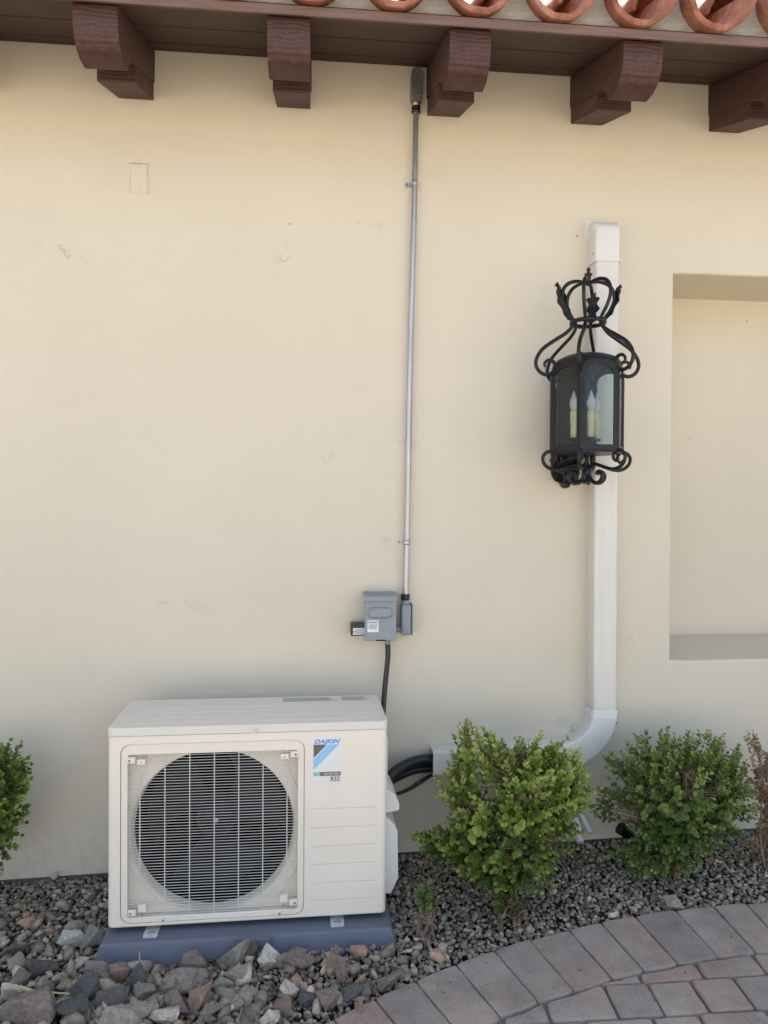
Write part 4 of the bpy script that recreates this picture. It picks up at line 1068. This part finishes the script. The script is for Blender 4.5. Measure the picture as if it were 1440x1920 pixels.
# ------------------------------------------------------------------ paving
def paving_mat():
    m, nt, p = new_mat('tumbled_paver'); L = nt.links.new
    a = nd(nt, 'Attribute', attribute_name='tone'); r = ramp(nt, a.outputs['Fac'], [(0, (.28, .25, .215)), (.5, (.345, .305, .255)), (.8, (.36, .30, .245)), (1, (.35, .27, .225))])
    tc = nd(nt, 'TexCoord'); o = tc.outputs['Object']
    n = nd(nt, 'TexNoise', Scale=9.0, Detail=8.0, Roughness=.7); L(o, n.inputs['Vector'])
    rr = ramp(nt, n.outputs[0], [(.25, (.66, .66, .68)), (.5, (1, 1, 1)), (.75, (1.28, 1.25, 1.2))])
    mx = nd(nt, 'Mix', data_type='RGBA', blend_type='MULTIPLY'); mx.inputs[0].default_value = 1; L(r.outputs[0], mx.inputs[6]); L(rr.outputs[0], mx.inputs[7])
    pk = nd(nt, 'TexNoise', Scale=5.5, Detail=3.0); L(o, pk.inputs['Vector']); pr = ramp(nt, pk.outputs[0], [(.42, (0, 0, 0)), (.62, (.55, .55, .55))])
    m0 = nd(nt, 'Mix', data_type='RGBA', blend_type='MULTIPLY'); L(pr.outputs[0], m0.inputs[0]); L(mx.outputs[2], m0.inputs[6]); m0.inputs[7].default_value = (1.02, .87, .82, 1); mx = m0
    g_ = nd(nt, 'TexNoise', Scale=260.0, Detail=4.0, Roughness=.8); L(o, g_.inputs['Vector'])
    gr = ramp(nt, g_.outputs[0], [(.30, (.35, .35, .35)), (.43, (.95, .95, .95)), (.60, (1.05, 1.05, 1.05)), (.72, (1.6, 1.6, 1.55))])
    m2 = nd(nt, 'Mix', data_type='RGBA', blend_type='MULTIPLY'); m2.inputs[0].default_value = 1; L(mx.outputs[2], m2.inputs[6]); L(gr.outputs[0], m2.inputs[7])
    L(m2.outputs[2], p.inputs['Base Color']); p.inputs['Roughness'].default_value = .9; p.inputs['Specular IOR Level'].default_value = .25
    b = nd(nt, 'Bump', Strength=.8, Distance=.002); L(g_.outputs[0], b.inputs['Height'])
    b0 = nd(nt, 'Bump', Strength=.6, Distance=.004); L(n.outputs[0], b0.inputs['Height']); L(b0.outputs[0], b.inputs['Normal']); L(b.outputs[0], p.inputs['Normal'])
    return m
pv = MB()
def paver(poly, gap=.003, top=None):
    c = Vector((sum(p[0] for p in poly)/len(poly), sum(p[1] for p in poly)/len(poly)))
    P_ = [Vector((p[0], p[1])) for p in poly]
    # subdivide the edges and roughen the outline
    out = []
    for i in range(len(P_)):
        a_, b_ = P_[i], P_[(i+1) % len(P_)]; L_ = (b_-a_).length; k = max(1, int(L_/.025))
        for j in range(k):
            q = a_.lerp(b_, j/k)
            if k > 1 and j == 0: q = q.lerp(c, .035)      # worn corners
            out.append(q)
    if len(out) < 3: return
    z = (PZ if top is None else top)+random.uniform(-.002, .002); tx, ty = random.uniform(-.01, .01), random.uniform(-.01, .01)
    pv.tone = random.random()
    rows = []
    for inset, dzz in ((gap-.001, -.05), (gap, -.007), (gap+.0008, -.003), (gap+.0026, -.0008), (gap+.0055, 0)):
        row = []
        for q in out:
            d = c-q; l = d.length; e = inset+.0016*(mnoise.noise(Vector((q.x*60, q.y*60, 3)))) * (1 if inset > gap-.0005 else 0)
            w = q+d*(min(e*1.2, l*.8)/l if l > 0 else 0)
            row.append((w.x, w.y, gz(w.x, w.y)+z+dzz+tx*(w.x-c.x)+ty*(w.y-c.y)+(.0008*mnoise.noise(Vector((q.x*40, q.y*40, dzz*100))))))
        rows.append(row)
    n = len(out)
    for j in range(4): pv.add(rows[j]+rows[j+1], [(i, (i+1) % n, n+(i+1) % n, n+i) for i in range(n)], j > 0)
    pv.add(rows[4], [tuple(range(n))])
WS = None
# soldier course: radial joints from the photograph, continued both ways by the mean spacing
angs = [math.atan2(p.y-CYc, p.x-CX) for p in arcw[1:-1]]
da = (angs[-1]-angs[0])/(len(angs)-1)
LEN = 0
bj = [atg(640+u/1.8, 1640+v/1.8, PZ) for u, v in ((550, 465), (670, 425), (785, 395), (915, 358), (1025, 335), (1150, 305), (1280, 285), (1400, 265))]
LEN = CR-sum(math.hypot(p.x-CX, p.y-CYc) for p in bj)/len(bj)
print('soldier len', LEN, 'da width', abs(da)*CR)
full = [angs[0]-da*k for k in range(14, 0, -1)]+angs+[angs[-1]+da*k for k in range(1, 16)]
for a0, a1 in zip(full[:-1], full[1:]):
    r0, r1 = CR, CR-LEN
    quad = [(CX+r*math.cos(a_), CYc+r*math.sin(a_)) for r, a_ in ((r0, a0), (r0, a1), (r1+random.uniform(-.003, .003), a1), (r1+random.uniform(-.003, .003), a0))]
    paver(quad, .0014)
RI = CR-LEN-.004
def clip(poly, nx_, ny_, c_):      # keep nx*x+ny*y <= c
    out = []
    for i in range(len(poly)):
        a_, b_ = poly[i], poly[(i+1) % len(poly)]; fa, fb = nx_*a_[0]+ny_*a_[1]-c_, nx_*b_[0]+ny_*b_[1]-c_
        if fa <= 0: out.append(a_)
        if fa*fb < 0: tt = fa/(fa-fb); out.append((a_[0]+(b_[0]-a_[0])*tt, a_[1]+(b_[1]-a_[1])*tt))
    return out
def area(p): return abs(sum(p[i][0]*p[(i+1) % len(p)][1]-p[(i+1) % len(p)][0]*p[i][1] for i in range(len(p))))/2
yrow = .06-.5; rows_h = [.112, .165, .112, .112, .165, .165, .112]; k = 0
th_ = math.radians(-2); 
def rot(x, y): return (x*math.cos(th_)-y*math.sin(th_), x*math.sin(th_)+y*math.cos(th_))
yrow = -.25
while yrow > -2.35:
    h_ = rows_h[k % 7]; k += 1; x = -1.6+random.uniform(0, .1)
    while x < 3.6:
        w_ = random.choice([.112, .165, .165, .225] if h_ > .12 else [.112, .112, .165])
        poly = [rot(x, yrow), rot(x+w_, yrow), rot(x+w_, yrow-h_), rot(x, yrow-h_)]
        mx_ = sum(p[0] for p in poly)/4; my_ = sum(p[1] for p in poly)/4; r_ = math.hypot(mx_-CX, my_-CYc)
        if r_ < RI+.2:
            nx_, ny_ = (mx_-CX)/r_, (my_-CYc)/r_
            if r_ > RI-.25: poly = clip(poly, nx_, ny_, nx_*CX+ny_*CYc+RI)
            if len(poly) >= 3 and area(poly) > .0012: paver(poly, .0024)
        x += w_
    yrow -= h_
tag(pv.build('paving', paving_mat(), fix=False), kind='structure')
# jointing sand
mb = MB(); mb.add([(CX+(CR-.004)*math.cos(full[0]+(full[-1]-full[0])*i/80), CYc+(CR-.004)*math.sin(full[0]+(full[-1]-full[0])*i/80), gz(CX+(CR-.004)*math.cos(full[0]+(full[-1]-full[0])*i/80), CYc+(CR-.004)*math.sin(full[0]+(full[-1]-full[0])*i/80))+PZ-.009) for i in range(81)]+[(3.7, -2.4, gz(3.7, -2.4)+PZ-.009), (-1.6, -2.4, gz(-1.6, -2.4)+PZ-.009)][::1], [tuple(range(83))])
tag(mb.build('joint_sand', simple('joint_sand', (.16, .14, .12), .95, var=.3, scale=80, bump=.6, bscale=300), fix=False), kind='structure')
# crumbs on the paving
cr = []
for _ in range(420):
    a_ = random.uniform(full[3], full[-4]); r_ = CR-abs(random.gauss(0, .16))
    cr.append((CX+r_*math.cos(a_), CYc+r_*math.sin(a_), gz(CX+r_*math.cos(a_), CYc+r_*math.sin(a_))+PZ+.001, random.choice([.002, .003, .003, .005, .008]), random.uniform(1, 1.8), random.random()))
scatter('grit', cr, M_grav, 'scattered grit and chips lying on the paving', 'grit')

# ------------------------------------------------------------------ shrubs
def shrub(name, base, blobs, n_shoot, leaf, stops, label, cat, trans=.28, seed=1, tip=.075, stems=9, tonef=None, twig=M_bark, dens=1.0, group='boxwood shrubs along the wall', lname='foliage'):
    r = random.Random(seed); t = thing(name, label, cat, base, 0, group)
    lv, lf, lt = [], [], []; mbst = MB(); base = Vector(base)
    blobs = [(Vector(c), Vector(s), wgt) for c, s, wgt in blobs]; tot = sum(b_[2] for b_ in blobs)
    centre = sum((b_[0]*b_[2] for b_ in blobs), Vector())/tot
    hubs = []
    for _ in range(stems):
        b_ = r.choices(blobs, [q[2] for q in blobs])[0]
        e = b_[0]+Vector((r.uniform(-.5, .5)*b_[1].x, r.uniform(-.5, .5)*b_[1].y, r.uniform(-.5, .6)*b_[1].z))
        s0 = base+Vector((r.uniform(-.03, .03), r.uniform(-.02, .02), -.01)); mid = s0.lerp(e, .5)+Vector((r.uniform(-.03, .03), r.uniform(-.03, .03), .02))
        pts = catmull([s0, s0.lerp(mid, .5)+Vector((r.uniform(-.01, .01), r.uniform(-.01, .01), 0)), mid, e], 4); mbst.tube(pts, lambda u: .0048*(1-.6*u), 6); hubs += pts[5:]
    for _ in range(n_shoot):
        b_ = r.choices(blobs, [q[2] for q in blobs])[0]
        d = Vector((r.gauss(0, 1), r.gauss(0, 1), r.gauss(0, 1))).normalized(); rad = r.random()**.33
        rad = .45+.6*rad if r.random() < .8 else rad
        if r.random() < .05: rad *= 1.18
        tipp = b_[0]+Vector((d.x*b_[1].x, d.y*b_[1].y, d.z*b_[1].z))*rad
        if tipp.z < gz(tipp.x, tipp.y)+.01 or tipp.y > -.008: continue
        h_ = min(hubs, key=lambda q: (q-tipp).length+max(0, q.z-tipp.z)*.8) if r.random() < .9 else r.choice(hubs)
        grow = ((tipp-centre).normalized()*.75+Vector((0, -.1, .45))+Vector((r.uniform(-.4, .4), r.uniform(-.4, .4), r.uniform(-.2, .2)))+ (tipp-h_).normalized()*.5).normalized()
        L_ = tip*r.uniform(.6, 1.35); st = tipp-grow*L_
        pts = catmull([h_, h_.lerp(st, .6)+Vector((0, 0, -.006)), st, st.lerp(tipp, .5)+Vector((r.uniform(-.004, .004), r.uniform(-.004, .004), 0)), tipp], 3)
        mbst.tube(pts, lambda u: .0017*(1-.6*u), 4, caps=False)
        ax = grow; s_ = ax.orthogonal().normalized(); b2 = ax.cross(s_); npair = max(3, int(L_/(leaf*.60)*dens)); ph = r.uniform(0, 6.28)
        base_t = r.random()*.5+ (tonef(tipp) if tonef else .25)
        for k_ in range(npair+1):
            u = k_/npair; q = st.lerp(tipp, u); ph += PI/2+r.uniform(-.25, .25); sz = leaf*r.uniform(.75, 1.15)*(1-.35*u*u)
            for sg in (0, PI):
                ca = s_*math.cos(ph+sg)+b2*math.sin(ph+sg); el = .45+.75*u+r.uniform(-.2, .2)
                dl = (ca*math.cos(el)+ax*math.sin(el)).normalized(); nl = (ax*math.cos(el)-ca*math.sin(el)).normalized(); sd_ = dl.cross(nl).normalized()
                if r.random() < .06: continue
                n0 = len(lv); ww = sz*.42; cup = sz*.10
                for (al, ac_, up_) in ((0, 0, 0), (.32, .75, .6), (.70, 1, 1), (1.0, 0, .15), (.70, -1, 1), (.32, -.75, .6), (.93, .62, .7), (.93, -.62, .7)):
                    lv.append(tuple(q+dl*(al*sz)+sd_*(ac_*ww)+nl*(up_*cup*(1 if ac_ else 0)-.12*sz*al*al)))
                lf.append((n0, n0+1, n0+2, n0+6, n0+3)); lf.append((n0, n0+3, n0+7, n0+4, n0+5))
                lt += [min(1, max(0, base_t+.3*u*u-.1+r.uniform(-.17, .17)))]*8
    mbst.build('branch', twig, t)
    mb = MB(); mb.v = lv; mb.f = lf; mb.sm = [False]*len(lf); mb.t = lt
    mb.build(lname, leafmat(name+'_leaf', stops, trans), t, fix=False); print(name, len(lf)); return t
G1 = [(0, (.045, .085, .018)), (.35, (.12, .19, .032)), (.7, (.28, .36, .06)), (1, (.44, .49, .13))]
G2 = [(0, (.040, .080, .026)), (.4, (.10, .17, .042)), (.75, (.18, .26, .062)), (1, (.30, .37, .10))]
def B(px, py, y, rx, rz, ry=None, w=1):       # an ellipsoid blob from picture position and size
    c = at(px, py, y); k = (c-CAM).length/FPX*.97
    return (c, (rx*k, (ry or rx)*k*.9, rz*k), w)
sy = -.30
shrub('boxwood_shrub', (at(940, 1650, sy).x, sy, gz(at(940, 1650, sy).x, sy)), [B(885, 1395, sy, 42, 45, 42, 1.1), B(905, 1470, sy, 62, 60, 60, 2.1), B(985, 1415, sy+.04, 78, 38, 50, 1.9), B(1000, 1480, sy-.04, 82, 62, 70, 3.2), B(1058, 1465, sy, 42, 70, 45, 1.7), B(930, 1575, sy-.04, 100, 66, 75, 3.6), B(1015, 1565, sy, 66, 66, 60, 2.4), B(838, 1575, sy, 62, 24, 32, 1.25), B(955, 1632, sy-.05, 84, 40, 60, 1.7), B(945, 1680, sy-.08, 24, 24, 20, .3), B(845, 1475, sy+.02, 26, 42, 26, .5), B(1088, 1488, sy, 24, 28, 26, .35)],
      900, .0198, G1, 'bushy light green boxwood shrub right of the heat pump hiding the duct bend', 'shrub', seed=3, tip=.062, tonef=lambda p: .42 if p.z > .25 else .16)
sy = -.22
shrub('boxwood_shrub', (at(1262, 1625, sy).x, sy, gz(at(1262, 1625, sy).x, sy)), [B(1230, 1418, sy, 60, 48, 45, 1.5), B(1310, 1415, sy, 66, 42, 50, 1.6), B(1285, 1480, sy-.03, 98, 72, 75, 4.2), B(1362, 1460, sy, 38, 58, 40, 1.1), B(1165, 1455, sy, 40, 42, 35, .8), B(1150, 1510, sy, 42, 22, 25, .4), B(1270, 1550, sy-.03, 88, 48, 55, 2.1), B(1232, 1600, sy-.05, 70, 40, 40, 1.7), B(1330, 1550, sy, 55, 36, 35, .8), B(1395, 1500, sy-.02, 24, 30, 24, .3)],
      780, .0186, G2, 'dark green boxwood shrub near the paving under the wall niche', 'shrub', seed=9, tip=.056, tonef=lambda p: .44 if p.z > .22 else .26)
sy = -.20
shrub('boxwood_shrub', (at(-50, 1640, sy).x, sy, gz(at(-50, 1640, sy).x, sy)), [B(-60, 1500, sy, 95, 95, 80, 3), B(10, 1450, sy, 40, 50, 40, 1.2), B(-5, 1520, sy, 42, 42, 40, 1.1), B(-60, 1590, sy, 70, 50, 60, 1)],
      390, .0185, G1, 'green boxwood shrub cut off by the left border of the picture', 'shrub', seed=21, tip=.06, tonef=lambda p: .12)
sy = -.20
shrub('dry_shrub', (at(1445, 1610, sy).x, sy, gz(at(1445, 1610, sy).x, sy)), [B(1440, 1400, sy, 28, 40, 26, .7), B(1450, 1470, sy, 42, 60, 40, 1.4), B(1455, 1540, sy, 42, 50, 40, 1.3), B(1430, 1590, sy, 34, 34, 30, .8), B(1405, 1380, sy, 8, 14, 8, .12), B(1410, 1450, sy, 16, 26, 16, .3)],
      170, .0125, [(0, (.16, .09, .05)), (.4, (.30, .19, .11)), (.8, (.48, .34, .22)), (1, (.60, .48, .34))], 'dried out brown shrub with withered leaves at the right border', 'shrub', seed=33, tip=.06, stems=10, group='withered shrubs', twig=M_stick, dens=.7, lname='withered_leaves')
sy = -.42
shrub('weed', (at(800, 1708, sy).x, sy, gz(at(800, 1708, sy).x, sy)), [B(795, 1672, sy, 20, 26, 20, 1), B(795, 1700, sy, 22, 12, 20, .5)], 26, .0135, G2, 'small sprig of green leaves alone in the gravel between the pad and the shrub', 'weed', seed=41, tip=.045, stems=4, group='weeds in the gravel')
sy = -.40
shrub('weed', (at(955, 1700, sy).x, sy, gz(at(955, 1700, sy).x, sy)), [B(950, 1690, sy, 28, 20, 24, 1), B(975, 1700, sy, 24, 12, 20, .5)], 34, .0125, [(0, (.05, .06, .02)), (.5, (.12, .13, .04)), (1, (.26, .17, .08))], 'half dried low sprig just in front of the light green shrub', 'weed', seed=45, tip=.045, stems=4, group='weeds in the gravel')
for o in bpy.data.objects:
    if '_rz' in o: del o['_rz']
